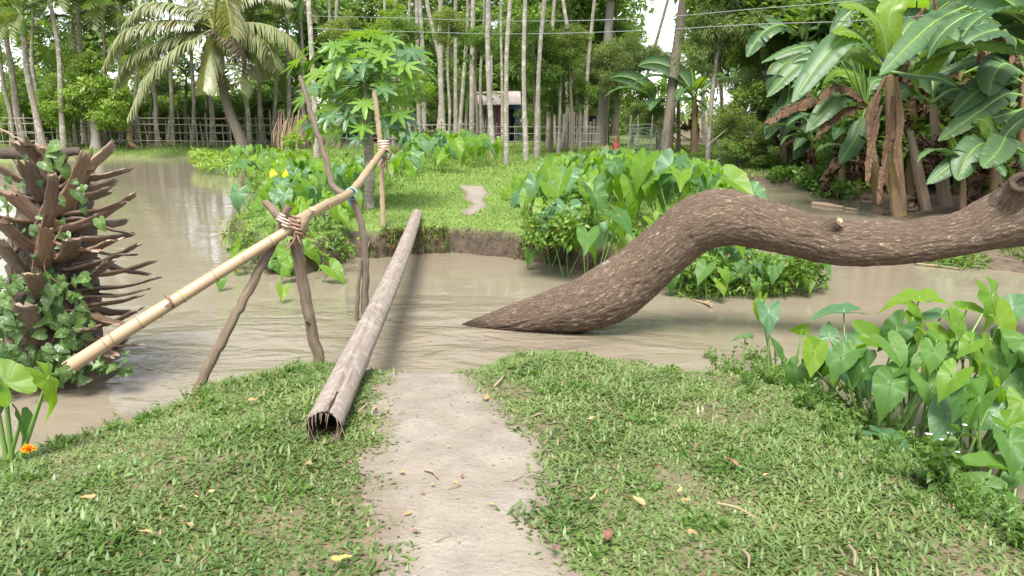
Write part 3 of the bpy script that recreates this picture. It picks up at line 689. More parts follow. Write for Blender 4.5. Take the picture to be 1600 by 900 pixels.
bt=thing('bent_tree_trunk','massive rough barked tree trunk bending in an S over the brown water','tree trunk',PZ(760,520,W))
def Rp(px,py,Y,rpx):
    p=PY(px,py,Y); return np.array([*p,rpx*depth(p)/FPX])
Q=np.array([Rp(640,548,7.05,4),Rp(705,521,6.95,6),Rp(783,505,6.85,20),Rp(852,490,6.75,31.5),Rp(915,475,6.66,41),Rp(958,455,6.62,46),Rp(990,432,6.6,44),Rp(1021,406,6.55,41.5),Rp(1050,381,6.5,41),Rp(1078,357,6.46,42),Rp(1102,345,6.42,43),Rp(1130,339,6.4,43),Rp(1169,345,6.38,38.5),Rp(1241,364,6.33,35),Rp(1302,378,6.3,33.5),Rp(1356,381,6.25,33),Rp(1428,379,6.2,30.5),Rp(1509,363,6.12,33),Rp(1552,348,6.08,41),Rp(1600,334,6.05,49),Rp(1700,314,6.0,51),Rp(1800,300,5.95,52)])
S=spline(Q,520); 
def trunkfn(rad,a,L,C,N,B):
    n,k=rad.shape; out=np.repeat(S[:,3][:,None],k,1); 
    lump=np.zeros((n,k)); fine=np.zeros((n,k))
    for i in range(n):
        for j in range(k):
            aj=a[j%(k-1)]; ca,sa=math.cos(aj),math.sin(aj)
            lump[i,j]=mnoise.noise((ca*1.1,sa*1.1,L[i]*1.6))
            v=Vector((ca*7.5+mnoise.noise((L[i]*9,aj,1))*.5,sa*7.5,L[i]*5.5)); fine[i,j]=1-abs(mnoise.noise(v))*2.2+.5*(1-2*abs(mnoise.noise(v*2.3)))
    out*=1+.05*lump; out+=.010*fine
    # swollen flare and crease on the underside where it lifts
    return out
mb=MB(); tube(mb,S[:,:3],.2,120,caps=True,fn=trunkfn,spl=False); 
world_part(mb,'trunk',M_bark,bt)
mb=MB(); p=PY(1300,352,6.12); q=PY(1313,346,6.13); tube(mb,[PY(1250,376,6.33),PY(1285,362,6.24),PY(1304,351,6.17),q],[.12,.10,.07,.045],18,14,rough=.06); world_part(mb,'broken_branch_stub',M_bark,bt)
mb=MB(); tube(mb,[q-np.array((.01,0,.006)),q+np.array((.012,-.004,.008))],[.03,.022],12,5,rough=.08); world_part(mb,'torn_wood',M_cutwood,bt)
mb=MB(); tube(mb,[PY(1545,350,6.15),PY(1576,315,5.98),PY(1594,284,5.84)],[.17,.15,.075],20,14,rough=.04); 
c=PY(1594,284,5.80)
tube(mb,[c+np.array((-.07,0,.0)),c+np.array((-.03,-.02,.05)),c+np.array((.05,-.02,.045)),c+np.array((.08,0,-.02)),c+np.array((.03,-.03,-.06)),c+np.array((-.05,-.03,-.05)),c+np.array((-.07,0,0))],.026,9,22,caps=False,rough=.08)
world_part(mb,'branch_scar',M_bark,bt)
mb=MB(); tube(mb,[c+np.array((0,.06,0)),c+np.array((0,-.005,0))],[.06,.05],12,4); world_part(mb,'rotten_hole',M_login,bt)

def culm(label,pts,radii,nodes,name='bamboo_pole'):
    b=thing(name,label,'bamboo pole',pts[0]); mb=MB(); C=spline(np.array(pts),160); tl=np.linspace(0,1,160)
    def fn(rad,a,L,Cc,N,B):
        out=rad.copy()
        for s in nodes: out+=(.0045*np.exp(-((tl-s)/.004)**2)-.002*np.exp(-((tl-s-.010)/.005)**2))[:,None]
        return out
    tube(mb,C,radii,20,fn=fn,spl=False); world_part(mb,'culm',M_bamboo,b)
    T,N,B=frames(C)
    for s in nodes:
        i=int(s*159); r=np.interp(s,np.linspace(0,1,len(radii)),radii); mb=MB()
        ang=np.linspace(0,2*np.pi,15); tube(mb,[C[i]+(N[i]*math.cos(q)+B[i]*math.sin(q))*(r+.0035) for q in ang],.0026,5,caps=False,spl=False); world_part(mb,'node_ring',M_node,b)
    return b
YJ=4.95
pA=[PY(112,571,4.25),PY(200,515,4.4),PY(300,453,4.62),PY(385,400,4.82),PY(470,348,4.98)]
near=culm('thick split ended bamboo pole sloping from the palm stump to the forked posts',pA,[.043,.043,.041,.038,.033],[.14,.28,.455,.60,.73,.865])
mb=MB()
for k in range(9):
    a=rng.uniform(0,6.28); d=nrm(pA[0]-pA[1]); u=np.cross(d,(0,0,1)); v=np.cross(u,d); p=pA[0]+(u*math.cos(a)+v*math.sin(a))*.044
    tube(mb,[p-d*.03,p+d*rng.uniform(.01,.05)],[.008,.003],5)
world_part(mb,'splintered_end',M_cutwood,near)
pB=[PY(437,362,4.93)+np.array((.02,.05,.02)),PY(500,325,5.6),PY(548,300,7.15),PY(578,262,8.8),PY(601,231,10.7)]
far=culm('slimmer bamboo pole rising from the forked posts to the far stake',pB,[.036,.038,.040,.041,.039],[.16,.26,.36,.46,.56,.655,.74,.82,.9])
def lash(parent,name,P0,axis,r,mat,turns=3,w=.006,tails=0,spread=.02,taildir=(0,0,-1),tl=.12):
    ax=nrm(axis); u=nrm(np.cross(ax,(0.1,.2,1))); v=np.cross(ax,u); mb=MB()
    th=np.linspace(0,2*np.pi*turns,26*turns); rr=r*(1+.05*np.sin(th*3.1))
    tube(mb,[P0+(u*math.cos(q)+v*math.sin(q))*k+ax*(spread*(i/len(th)-.5)*2+rng.normal(0,.001)) for i,(q,k) in enumerate(zip(th,rr))],w,6,spl=False)
    for _ in range(tails):
        p=P0+ax*rng.normal(0,spread*.5)-np.array((0,r*.8,r*.3)); d=nrm(np.array(taildir)+rng.normal(0,.25,3))
        tube(mb,[p,p+d*tl*.5+rng.normal(0,.012,3),p+d*tl*rng.uniform(.7,1.2)+rng.normal(0,.02,3)],[w,w*.8,w*.4],5,8)
    return world_part(mb,name,mat,parent)
ax=pA[3]-pA[2]
lash(near,'wire_tie',PY(265,470,4.53),ax,.051,M_tie,2,.004,3,.008,tl=.05)
lash(near,'wire_tie',PY(176,530,4.33),ax,.053,M_tie,1,.003,0,.003)
lash(near,'creeper_lashing',PY(466,352,4.95),ax+np.array((0,0,.6)),.062,M_tie,4,.009,5,.05,tl=.16)
lash(near,'creeper_lashing',PY(447,345,4.95),(.5,.2,1),.058,M_cloth,3,.007,1,.03,tl=.10)
lash(far,'blue_rope',PY(549,303,7.12),pB[2]-pB[1],.056,M_bluerope,4,.007,2,.03,tl=.10)
lash(far,'wire_tie',PY(508,328,5.7),pB[2]-pB[1],.047,M_tie,2,.004,3,.008,tl=.06)
lash(far,'cloth_tie',PY(599,229,10.6),(0,.1,1),.075,M_cloth,5,.013,5,.09,tl=.28)
lash(far,'creeper_lashing',PY(603,241,10.5),pB[4]-pB[3],.065,M_tie,4,.012,4,.06,tl=.22)

def stake(label,parts,cat='wooden post',name='wooden_stake'):
    """parts: (part name, points, radii, material)"""
    t=thing(name,label,cat,parts[0][1][0])
    for nm,P,r,mt in parts:
        mb=MB(); n=max(14,int(np.linalg.norm(np.array(P[-1])-np.array(P[0]))*26)); C=spline(np.array(P),n)
        C[1:-1]+=rng.normal(0,.0035,(n-2,3)); tube(mb,C,r,12,rough=.03,spl=False); world_part(mb,nm,mt,t)
    return t
stake('leaning stake slanting from the near bank up under the bamboo, left of the forked post',[('shaft',[PY(303,618,4.55),PY(340,545,4.65),PY(390,450,4.85),PY(430,375,4.98),PY(452,322,5.02)],[.030,.034,.032,.030,.026],M_stick)])
stake('upright forked post standing in the water with the bamboo lashed in its fork',[('shaft',[PY(505,592,5.15),PY(488,520,5.12),PY(474,445,5.1),PY(461,374,5.06)],[.042,.042,.041,.044],M_stick),
  ('fork_prong',[PY(470,374,5.1),PY(440,342,5.08),PY(414,315,5.1)],[.036,.034,.026],M_stick),('fork_prong',[PY(462,376,5.03),PY(476,352,4.9),PY(488,326,4.86)],[.026,.028,.022],M_palewood),
  ('side_twig',[PY(484,505,5.08),PY(477,502,5.02)],[.012,.008],M_stick)])
stake('tall crooked sapling pole crossing the bamboo with its top cut near the papaya',[('shaft',[PY(570,520,7.1),PY(570,480,7.1),PY(571,420,7.12),PY(566,355,7.12),PY(550,312,7.16),PY(522,292,7.2),PY(505,235,7.25),PY(487,180,7.3),PY(469,118,7.35)],[.036,.036,.036,.034,.034,.031,.029,.026,.022],M_brownbark)])
stake('short thin prop tied beside the crooked pole in the water',[('shaft',[PY(557,515,7.05),PY(559,460,7.05),PY(565,405,7.1)],[.021,.020,.016],M_brownbark)])
ps=stake('pale straight stake behind the taro holding the far bamboo end',[('shaft',[PG(599,354),PY(597,290,10.75),PY(594,225,10.75),PY(585,142,10.8)],[.038,.040,.038,.034],M_palewood)])
#PART3
# ------------------------------------------------------------------ palm stump with cut frond bases, ivy
STB=np.array((*PZ(78,585,W)[:2],-.6)); YS=STB[1]
st=thing('palm_stump','dark palm stump bristling with cut frond bases at the water edge','palm stump',STB)
mb=MB(); tube(mb,[STB,PY(84,500,YS),PY(84,400,YS),PY(90,300,YS+.05),PY(96,258,YS+.05)],[.34,.33,.30,.27,.18],24,50,rough=.05); world_part(mb,'trunk',M_stumpbark,st)
def petiole(bz,tz,dY,w0,w1,bY=None,curve=.12):
    f=lambda z:(z[0]*320/720,200+z[1]*400/900)
    b=PY(*f(bz),YS-.22 if bY is None else YS+bY); t=PY(*f(tz),YS-.22+dY)
    ax=PY(88,f(bz)[1],YS); inn=nrm(ax-b+np.array((0,0,.001)))
    up=np.array((0,0,1.0)); P=spline([b+inn*.12,b,(b+t)/2+up*(-curve*.35)*np.linalg.norm(t-b),t],16); T,N,B=frames(P)
    n=16; m=MB(); k=9; th=np.linspace(-1.25,1.25,k); rows=[]; tt=[]
    for i in range(n):
        q=i/(n-1); ww=(.85*w0*(1-q)**2.2+1.05*w1*(1-(1-q)**2.2))*.5; tk=(ww*.10+.003)*(1.6*math.cos(0))
        bd=nrm(inn*.8+up*.9); bd=nrm(bd-T[i]*np.dot(bd,T[i])); sd=np.cross(T[i],bd)
        o=[]; 
        for a in th: jg=rng.normal(0,.06) if abs(a)>1.2 else 0; o.append(P[i]+sd*ww*(math.sin(a)+jg)*1.2-bd*ww*(math.cos(a)-.35)*.42)
        for a in th[::-1]: o.append(P[i]+sd*(ww-tk*.35)*math.sin(a)*1.15-bd*(ww*(math.cos(a)-.35)*.42-tk))
        o=np.array(o)
        if i==n-1: o=o+T[i]*(rng.normal(0,.022,(2*k,1))+np.linspace(-1,1,2*k)[:,None]*rng.normal(0,.03))
        rows.append(o+rng.normal(0,.0015,o.shape)); tt+=[(.5,.9 if i==n-1 else 0,max(0,q*1.6-.7),0)]*(2*k)
    V=np.concatenate(rows); c=2*k; F=[(i*c+j,i*c+(j+1)%c,(i+1)*c+(j+1)%c,(i+1)*c+j) for i in range(n-1) for j in range(c)]
    uv=np.stack([np.tile(np.linspace(0,1,c),n),np.repeat(np.linspace(0,1,n),c)],-1)
    m.add(V,F4=F,uv=uv,tint=tt); e=(n-1)*c
    m.add(V[e:],F4=[(j,j+1,c-2-j,c-1-j) for j in range(k-1)],tint=(.5,.8,0,0))
    return world_part(m,'frond_base',M_petiole,st)
for q in [((240,360),(472,233),-.1,.24,.05),((212,300),(303,88),-.25,.24,.07),((262,170),(395,66),.2,.2,.09),((165,250),(82,118),-.3,.22,.10),((150,370),(190,165),-.45,.18,.06),
  ((205,360),(30,225),-.25,.2,.09),((125,430),(-10,325),-.3,.2,.10),((152,490),(160,350),-.5,.17,.08),((172,625),(112,512),-.5,.16,.10),((100,515),(-15,395),-.45,.17,.12),
  ((262,225),(405,190),.25,.18,.08),((290,320),(462,372),-.05,.2,.05),((300,395),(462,374),.1,.2,.06),((272,440),(402,393),-.15,.22,.07),((290,490),(487,408),-.1,.2,.05),((335,470),(518,515),.05,.2,.05),
  ((268,550),(388,466),-.35,.2,.07),((330,565),(557,527),-.05,.22,.04),((345,620),(487,592),.0,.2,.05),((350,695),(482,640),-.1,.2,.07),((225,465),(258,388),-.45,.2,.10),((150,775),(82,618),-.45,.2,.13),
  ((190,150),(200,98),-.1,.18,.12),((252,205),(302,142),-.1,.18,.10),((300,245),(378,222),.05,.16,.09),((128,115),(70,48),-.25,.2,.12),((85,190),(-10,140),-.1,.18,.10),((345,760),(492,762),-.05,.18,.05),
  ((290,640),(430,690),-.2,.2,.07),((210,400),(330,430),-.35,.2,.08),((330,640),(455,650),.15,.18,.06),((335,340),(440,330),.25,.18,.07),((60,420),(-60,470),-.2,.18,.1),((75,250),(-40,215),.1,.18,.1),((250,690),(330,700),-.45,.18,.09),((310,740),(400,800),-.3,.16,.06),((280,180),(440,150),.1,.16,.05),((270,300),(430,262),-.15,.18,.05),((310,430),(470,445),-.1,.16,.05),((320,520),(540,470),.05,.16,.05),((335,590),(520,565),-.2,.16,.05),((230,250),(345,110),.15,.16,.06),((180,200),(150,70),-.1,.16,.07),((100,330),(-60,300),-.3,.2,.1)]: petiole(*q)
tag(stake('dark branch lying flat across the top of the palm stump',[('shaft',[PY(-40,236,YS+.2),PY(40,240,YS+.25),PY(126,237,YS+.3)],[.04,.05,.03],M_stumpbark)],'branch','dark_branch'))
iv=thing('ivy_vine','leafy green ivy creeping over the palm stump and down to the water','vine',STB)
def stump_pt(px,py,dy): return PY(px,py,YS-dy)
mb=MB()
for P in ([(20,600),(60,520),(50,430),(70,330),(90,250)],[(110,590),(80,540),(120,470),(70,420),(100,350)],[(150,575),(120,520),(60,480),(20,420)],[(10,590),(5,500),(20,400),(10,320)],[(170,565),(110,560),(60,560),(10,550)],[(75,250),(62,232),(95,236)]):
    tube(mb,[stump_pt(a,b,.36+rng.uniform(0,.08)) for a,b in P],.006,5,40)
world_part(mb,'vine_stem',M_tie,iv)
cnt=0
def ivyleaf(px,py,dy,sc):
    global cnt
    p=stump_pt(px,py,dy)-STB; nr=nrm((rng.normal(.1,.45),-1+rng.normal(0,.3),.55+rng.normal(0,.35))); tp=nrm((rng.normal(.1,.8),-.2,-.6+rng.normal(0,.5)))
    put('leaf',IVY[cnt%3],iv,frame_matrix(tp,nr,p,sc)); cnt+=1
while cnt<285:
    u=rng.random()
    if u<.82: px,py=-10+165*rng.random()**1.25,rng.uniform(430,600)
    elif u<.93: px,py=rng.uniform(-10,100),rng.uniform(300,460)
    else: px,py=rng.uniform(0,140),rng.uniform(225,380)
    if py>440 and px>145-abs(py-510)*.2: continue
    low=py>430; ivyleaf(px,py,rng.uniform(.34,.64) if low else rng.uniform(.24,.46),rng.uniform(.055,.11) if low else rng.uniform(.04,.075))
for _ in range(40):
    px=rng.uniform(60,205); py=574-(px-60)*.02+rng.uniform(-22,18); p=PY(px,py,YS-.42+rng.uniform(-.1,.1))-STB
    nr=nrm((rng.normal(0,.3),-.5,1)); put('leaf',IVY[cnt%3],iv,frame_matrix(nrm((rng.normal(),-.5,-.3)),nr,p,rng.uniform(.05,.1))); cnt+=1
for px,py in ((80,238),(95,245),(88,228),(100,262),(70,255),(120,300),(155,345)): ivyleaf(px,py,.42,.11)
stake('pale dead twig poking over the palm stump from the left',[('shaft',[PY(-60,196,5.2),PY(0,203,5.15),PY(36,220,5.1)],[.008,.007,.005],M_palewood)],'twig','dry_twig')

# ------------------------------------------------------------------ taro
def taro_leaf(parent,base,pos,tip,normal,size,kind,k,name='leaf',stalk=True,r=.008):
    o=np.array(parent.location); put(name,TARO[kind][k%5],parent,frame_matrix(tip,normal,np.asarray(pos)-o,size))
    if stalk: stalk_between(np.asarray(base)-o,np.asarray(pos)-o-nrm(normal)*.004,r,parent)
def cam_axes(p):
    v=nrm(np.asarray(p)-np.array((0,0,EYE))); rt=nrm(np.cross(v,(0,0,1))); up=np.cross(rt,v); return v,rt,up
def image_leaf(plant,base,px,py,Y,size_px,tipdeg,face,kind,k,r=.009):
    p=PY(px,py,Y); v,rt,up=cam_axes(p); a=R(tipdeg); tipi=rt*math.cos(a)-up*math.sin(a)
    n={'F':-v*.85+up*.45+rt*.1,'E':up*.9-v*.28,'B':-v*.55-up*.35+rt*.25,'S':rt*.8-v*.45+up*.3,'L':-rt*.8-v*.45+up*.3}[face]
    tip=tipi-v*({'E':.25}.get(face,0)); sz=size_px*depth(p)/FPX
    n=nrm(n); tip=tip-n*np.dot(tip,n)
    taro_leaf(plant,base,p-nrm(tip)*sz*.1,tip,n,sz,kind,k,r=r)
zf=lambda q:(1080+.3667*q[0],430+.3667*q[1])
NT=[ # (base px, label, [(zoom x, y, size, tip deg, face, kind, dY)])
 ((1203,588),'upright taro plant standing alone at the left end of the near taro bed',[(330,168,125,88,'F','g',0),(285,130,110,100,'L','b',.12),(356,312,95,250,'S','n',-.05),(405,385,70,60,'S','n',0)]),
 ((1165,580),'small single leaf taro at the edge of the near bank water',[(222,266,78,200,'E','g',0)]),
 ((1245,592),'backlit light green taro with one leaf above the creeping weeds',[(465,230,72,170,'B','b',0),(425,500,80,95,'S','n',-.1),(335,590,90,125,'F','g',-.2),(435,555,90,20,'E','g',-.2),(430,600,75,95,'F','g',-.25)]),
 ((1322,610),'taro plant with raised umbrella leaf over the brown water',[(630,155,175,162,'E','g',.3),(590,245,105,270,'F','g',.2),(545,345,190,220,'S','b',0),(720,235,120,180,'E','g',.2),(595,450,110,100,'S','b',-.1)]),
 ((1330,640),'taro plant with one large pale grey green leaf facing the path',[(680,385,235,58,'F','g',-.15),(500,390,110,110,'L','b',-.1),(760,265,150,10,'F','b',.1),(840,470,90,140,'F','g',0)]),
 ((1390,640),'taro plant with tall yellow green leaf at the water side',[(945,108,205,160,'E','b',.25),(950,215,175,30,'S','b',.1),(1050,165,160,150,'E','g',.2),(900,300,150,60,'F','n',.1)]),
 ((1420,660),'taro plant with broad grey green leaf in the middle of the near bed',[(1055,340,210,100,'F','n',-.05),(1120,225,150,80,'S','b',.15),(1010,370,120,160,'E','g',.1),(970,480,175,15,'E','n',0)]),
 ((1455,650),'taro plant with bright pointed leaf at the back of the near bed',[(1190,150,130,340,'E','b',.35),(1290,115,200,62,'S','b',.3),(1180,255,110,0,'E','n',.3),(1380,130,150,300,'F','g',.4)]),
 ((1490,690),'taro plant with long yellow leaf seen edge on',[(1265,392,250,52,'S','b',-.05),(1320,225,200,36,'S','b',.15),(1300,310,175,60,'F','n',.1),(1145,350,140,190,'E','n',.1)]),
 ((1470,720),'taro plant with big bluish leaf pointing down beside the grass',[(1095,600,220,108,'F','g',-.15),(1145,490,165,0,'F','n',.05),(1220,470,140,200,'E','g',.1)]),
 ((1535,720),'taro plant with wide bluish green leaf at the outer edge',[(1275,580,225,150,'F','g',-.1),(1370,645,200,72,'F','n',-.15),(1390,420,120,200,'E','n',.2),(1340,690,130,120,'F','n',0)]),
 ((1500,780),'low taro plant with flat leaves beside the white flowered weed',[(1250,815,230,163,'E','n',-.1),(1095,770,170,180,'E','n',.1),(1000,790,120,30,'F','n',.1),(1240,885,140,200,'F','n',-.2)]),
 ((1400,730),'small taro with slanted narrow leaf over the grass edge',[(845,685,200,28,'E','g',0),(905,765,120,22,'E','b',-.05),(870,790,110,170,'E','g',-.1),(930,820,80,30,'F','n',-.1)]),
 ((1590,740),'taro plant cut by the edge of view with drooping leaves',[(1395,480,150,120,'F','n',.1),(1420,560,160,80,'F','b',0),(1440,740,180,100,'F','n',-.1),(1450,300,200,60,'F','n',.2),(1460,200,190,90,'S','b',.3)]),
 ((1575,800),'low taro plant at the waterline on the far right of the bed',[(1385,850,140,120,'F','n',0),(1330,930,120,60,'E','n',-.1)]),
]
kk=0
for (bx,by),lab,lv in NT:
    b=PZ(bx,by,-.3)
    t=thing('taro_plant',lab,'taro plant',b,group='taro plants on the near right bank')
    for (zx,zy,sz,tip,face,kind,dY) in lv:
        px,py=zf((zx,zy)); image_leaf(t,b+rng.normal(0,.03,3)*np.array((1,1,0)),px,py,b[1]+dY+.05,sz*.3667*1.12,tip,face,kind,kk); kk+=1
b=PZ(22,716,-.05)
t=thing('taro_plant','bright green taro plant by the orange flower at the left edge','taro plant',b)
for (px,py,sz,tip,face,kind,bx) in ((2,592,95,250,'F','b',18),(80,600,82,62,'S','b',32),(-8,585,100,70,'S','g',10),(36,660,60,120,'S','n',14)):
    image_leaf(t,PZ(bx,718,-.06),px,py,b[1]+.02,sz,tip,face,kind,kk,.013); kk+=1

def taro_plant(x,y,z,h,size,nl,label,group,kinds='nnbg',spread=.35,facing=.5,seed=0):
    r_=np.random.default_rng(seed); t=thing('taro_plant',label,'taro plant',(x,y,z),group=group); a0=r_.uniform(0,6.28)
    for k in range(nl):
        a=a0+k*2.4+r_.normal(0,.3); hh=h*r_.uniform(.55,1.1); sp=spread*r_.uniform(.5,1.2); p=np.array((math.cos(a)*sp,math.sin(a)*sp,hh))
        out=np.array((math.cos(a),math.sin(a),0)); tip=out*r_.uniform(.3,.9)+np.array((0,-.25*facing,-r_.uniform(.3,1.0))); n=out*r_.uniform(.2,.8)+np.array((0,-facing*r_.uniform(.2,1.3),r_.uniform(.35,1.0)))
        s=size*r_.uniform(.7,1.2); kd=kinds[r_.integers(len(kinds))]
        put('leaf',TARO[kd][r_.integers(5)],t,frame_matrix(tip,n,p-nrm(tip)*s*.05,s)); stalk_between((r_.normal(0,.03),r_.normal(0,.03),-.05),p,.009,t)
    return t
def scatter(poly,sp,n,seed):
    r_=np.random.default_rng(seed); P=np.array(poly); o=[]; lo,hi=P.min(0),P.max(0)
    for _ in range(20000):
        q=lo+(hi-lo)*r_.random(2)
        if len(o)>=n: break
        if sdist(np.array([q[0]]),np.array([q[1]]),poly)[0]<=0: continue
        s=sp*(.7+.06*q[1]*.5)
        if all((q[0]-a)**2+(q[1]-b)**2>s*s for a,b in o): o.append(tuple(q))
    return o
CL=pz([(838,372),(852,408),(905,422),(1000,432),(1075,436),(1128,400),(1145,320),(1128,285),(1060,268),(960,265),(880,272),(838,300),(824,335)],-.2)
CLP=scatter(CL,.31,140,5); FRONT={p:j for j,p in enumerate(sorted([p for p in CLP if p[1]<10.9]))}
def clump_h(x,y,z):
    px=float(proj(np.array((x,y,.4)))[0]); yt=np.interp(px,[825,850,875,900,950,1000,1050,1100,1135],[322,284,262,250,241,241,247,258,280]); return float(np.clip((PY(px,yt,y)[2]-z)/1.22,.25,.85))
def lab_clump(x,y):
    j=FRONT.get((x,y)); return 'broad leaved taro plant deep in the tall clump behind the bent trunk' if j is None else f'taro in the front row of the tall clump, number {j+1} from its left'
for i,(x,y) in enumerate(CLP):
    z=max(Z(x,y),-.5); edge=sdist(np.array([x]),np.array([y]),CL)[0]
    taro_plant(x,y,z,clump_h(x,y,z),.46,4,lab_clump(x,y),'taro plants in the tall clump',kinds='bbbnbg',seed=100+i)
CLs=pz([(1045,462),(1110,470),(1180,467),(1240,462),(1275,452),(1240,430),(1150,425),(1060,440)],W)
CLSP=scatter(CLs,.30,22,6); FRS={p:j for j,p in enumerate(sorted(CLSP))}
for i,(x,y) in enumerate(CLSP):
    taro_plant(x,y,max(Z(x,y),-.5),.42,.25,4,f'small taro in the low clump under the trunk, number {FRS[(x,y)]+1} from its left','taro plants under the bent trunk',kinds='nbg',spread=.2,seed=300+i)
CLl=pz([(352,262),(405,300),(430,318),(392,352),(362,380),(388,402),(445,425),(515,414),(545,385),(560,345),(600,322),(640,300),(655,272),(600,268),(540,290),(480,285),(440,262),(395,250)],-.2)
CLLP=scatter(CLl,.42,75,7); FRL={p:j for j,p in enumerate(sorted([p for p in CLLP if p[1]<12.4]))}
for i,(x,y) in enumerate(CLLP):
    taro_plant(x,y,max(Z(x,y),-.5),.37,.36 if y<16 else .36,4,('bright green taro plant at the back of the bed along the left shore' if (x,y) not in FRL else f'bright taro at the front of the left shore bed, number {FRL[(x,y)]+1} from its left'),'taro plants on the left shore',kinds='bbbbng',seed=500+i)
CLb=pz([(625,262),(700,274),(765,268),(770,250),(700,236),(640,236)],.0)
CLBP=scatter(CLb,.6,26,8); FRB={p:j for j,p in enumerate(sorted(sorted(CLBP,key=lambda q:q[1])[:12]))}
for i,(x,y) in enumerate(CLBP):
    taro_plant(x,y,Z(x,y),.75,.50,5,('broad taro plant at the back of the round bed left of the far path' if (x,y) not in FRB else f'broad taro at the front of the round far bed, number {FRB[(x,y)]+1} from its left'),'taro plants left of the far path',kinds='bbg',seed=700+i)
for j,(px,py,h,lab) in enumerate(((1270,640,.30,'low taro plant under the large pale leaf beside the grass'),(1345,668,.42,'taro plant with dark stalks between the large pale leaf and the bluish leaf'),(1395,690,.36,'low dark taro in the shade of the broad grey green leaf'),(1440,700,.48,'taro plant behind the big bluish leaf'),(1505,735,.42,'taro plant half hidden under the wide bluish green leaf'),(1550,765,.34,'low taro between the wide leaf and the grass corner'),(1420,640,.6,'tall taro behind the broad grey green leaf at the water'),(1530,690,.6,'tall taro behind the long yellow leaf'),(1580,700,.65,'tall taro at the outer water side of the near bed'))):
    b=PZ(px,py,-.3); taro_plant(b[0],b[1],b[2],h+.1,.24,5,lab,'taro plants on the near right bank',kinds='nnb',spread=.2,seed=880+j)
# singled-out ones
t=thing('taro_plant','taro plant with one bright yellow leaf on the left shore','taro plant',PZ(436,318,-.2))
image_leaf(t,PZ(436,318,-.2),437,284,PZ(436,318,-.2)[1],42,92,'F','y',1)
for j,(px,py,by,lab) in enumerate(((330,470,462,'lone drowned taro leaf left of the leaning stake'),(345,438,460,'small taro leaf standing beside the lone drowned one'),(442,455,478,'drooping taro leaf between the leaning stake and the forked post'),(527,424,436,'taro leaf in the water just left of the crooked pole'),(828,400,385,'taro leaf dangling off the cut bank below the tall clump'))):
    b=PZ(px-6,by,W-.05) if j<4 else PZ(850,395,-.2); t=thing('taro_plant',lab,'taro plant',b); image_leaf(t,b,px,py,b[1]-.05,28,100 if j else 160,'F','n' if j!=2 else 'b',j,.005)
# right mid bank: low water plants under the bananas
def creeper(name,label,clusters,n,L,Wd,mat,seed,hang=0.1):
    return tag(cloud(n,clusters,L,Wd,seed,hang=hang,brown=.02).build(name,mat),label,'undergrowth',kind='stuff')
cl=[]; r_=np.random.default_rng(4)
for px in np.linspace(838,1130,44):
    base=PZ(px,np.interp(px,[838,870,930,1010,1080,1130],[380,405,420,430,434,415])+r_.uniform(-8,4),W)
    cl.append(((base[0],base[1]+r_.uniform(.0,.5),r_.uniform(-.38,.15)),np.array((.2,.2,.16))))
for _ in range(30):
    q=PZ(r_.uniform(835,900),r_.uniform(300,390),0); cl.append(((q[0],q[1],r_.uniform(.05,.4)),np.array((.2,.2,.2))))
creeper('creeping_undergrowth','tangle of small leaved creeper skirting the tall taro clump',cl,7500,.075,.05,M_under,1)
cl=[((p[0],p[1],r_.uniform(-.42,-.05)),np.array((.2,.16,.13))) for p in [PZ(r_.uniform(1045,1265),r_.uniform(440,466),W) for _ in range(34)]]
creeper('creeping_undergrowth','small leaved creeper around the low taro clump in the water',cl,3000,.08,.035,M_under,2)
cl=[((p[0],p[1],r_.uniform(-.40,-.0)),np.array((.22,.22,.15))) for p in [PZ(*q,W) for q in zip(r_.uniform(365,540,46),np.interp(r_.uniform(0,1,46),[0,1],[395,428]))]]
cl+=[((p[0],p[1],r_.uniform(-.1,.25)),np.array((.3,.3,.2))) for p in [PZ(r_.uniform(400,640),r_.uniform(270,330),-.1) for _ in range(50)]]
creeper('creeping_undergrowth','creeping green leaves among the taro on the left shore',cl,3600,.085,.045,M_under,3)
cl=[((p[0],p[1],r_.uniform(-.35,.0)),np.array((.5,.5,.12))) for p in [PZ(px,np.interp(px,[1130,1250,1330],[266,290,318])+r_.uniform(-14,2),W) for px in r_.uniform(1130,1335,60)]]
creeper('water_plants','low floating green plants along the bank below the bananas',cl,7000,.13,.10,M_weed,4)
cl=[((p[0],p[1],-.36),np.array((.3,.25,.1))) for p in [PZ(px,r_.uniform(392,418),W) for px in r_.uniform(1440,1640,34)]]
creeper('bank_weeds','tangled low weeds and straw on the right shore behind the bent trunk',cl,3000,.12,.02,M_under,5)
cl=[((p[0],p[1],r_.uniform(-.2,.05)),np.array((.4,.4,.10))) for p in [PZ(px,r_.uniform(240,262),-.1) for px in r_.uniform(310,420,30)]]
creeper('shore_weeds','bright low weeds on the far left shore',cl,2500,.16,.08,M_bright,6)
# near bed understory: weeds as plants
m_=MB(); WV=[]
for s in range(4):
    r_=np.random.default_rng(40+s); m=MB(); nst=5
    for q in range(nst):
        a=r_.uniform(0,6.28); hh=r_.uniform(.12,.3); tipp=np.array((math.cos(a)*.1,math.sin(a)*.1,hh)); tube(m,[(0,0,0),tipp*.5+np.array((0,0,.03)),tipp],[.004,.003,.0015],4,6,caps=False,mat=1)
        n=14; sq=np.linspace(.2,1,n); C=tipp[None]*sq[:,None]; D=rdirs(n,r_)+np.array((0,0,.1)); leafquads(m,C,D,rdirs(n,r_)*.5+np.array((0,-.2,1)),r_.uniform(.035,.075,n),r_.uniform(.02,.036,n),r_.random(n)*.9)
    WV.append(m.mesh('weed',[M_weed,M_stalk]))
cur=[(1110,575),(1150,590),(1200,612),(1250,640),(1290,672),(1330,708),(1380,735),(1430,762),(1480,785),(1530,812),(1590,850)]
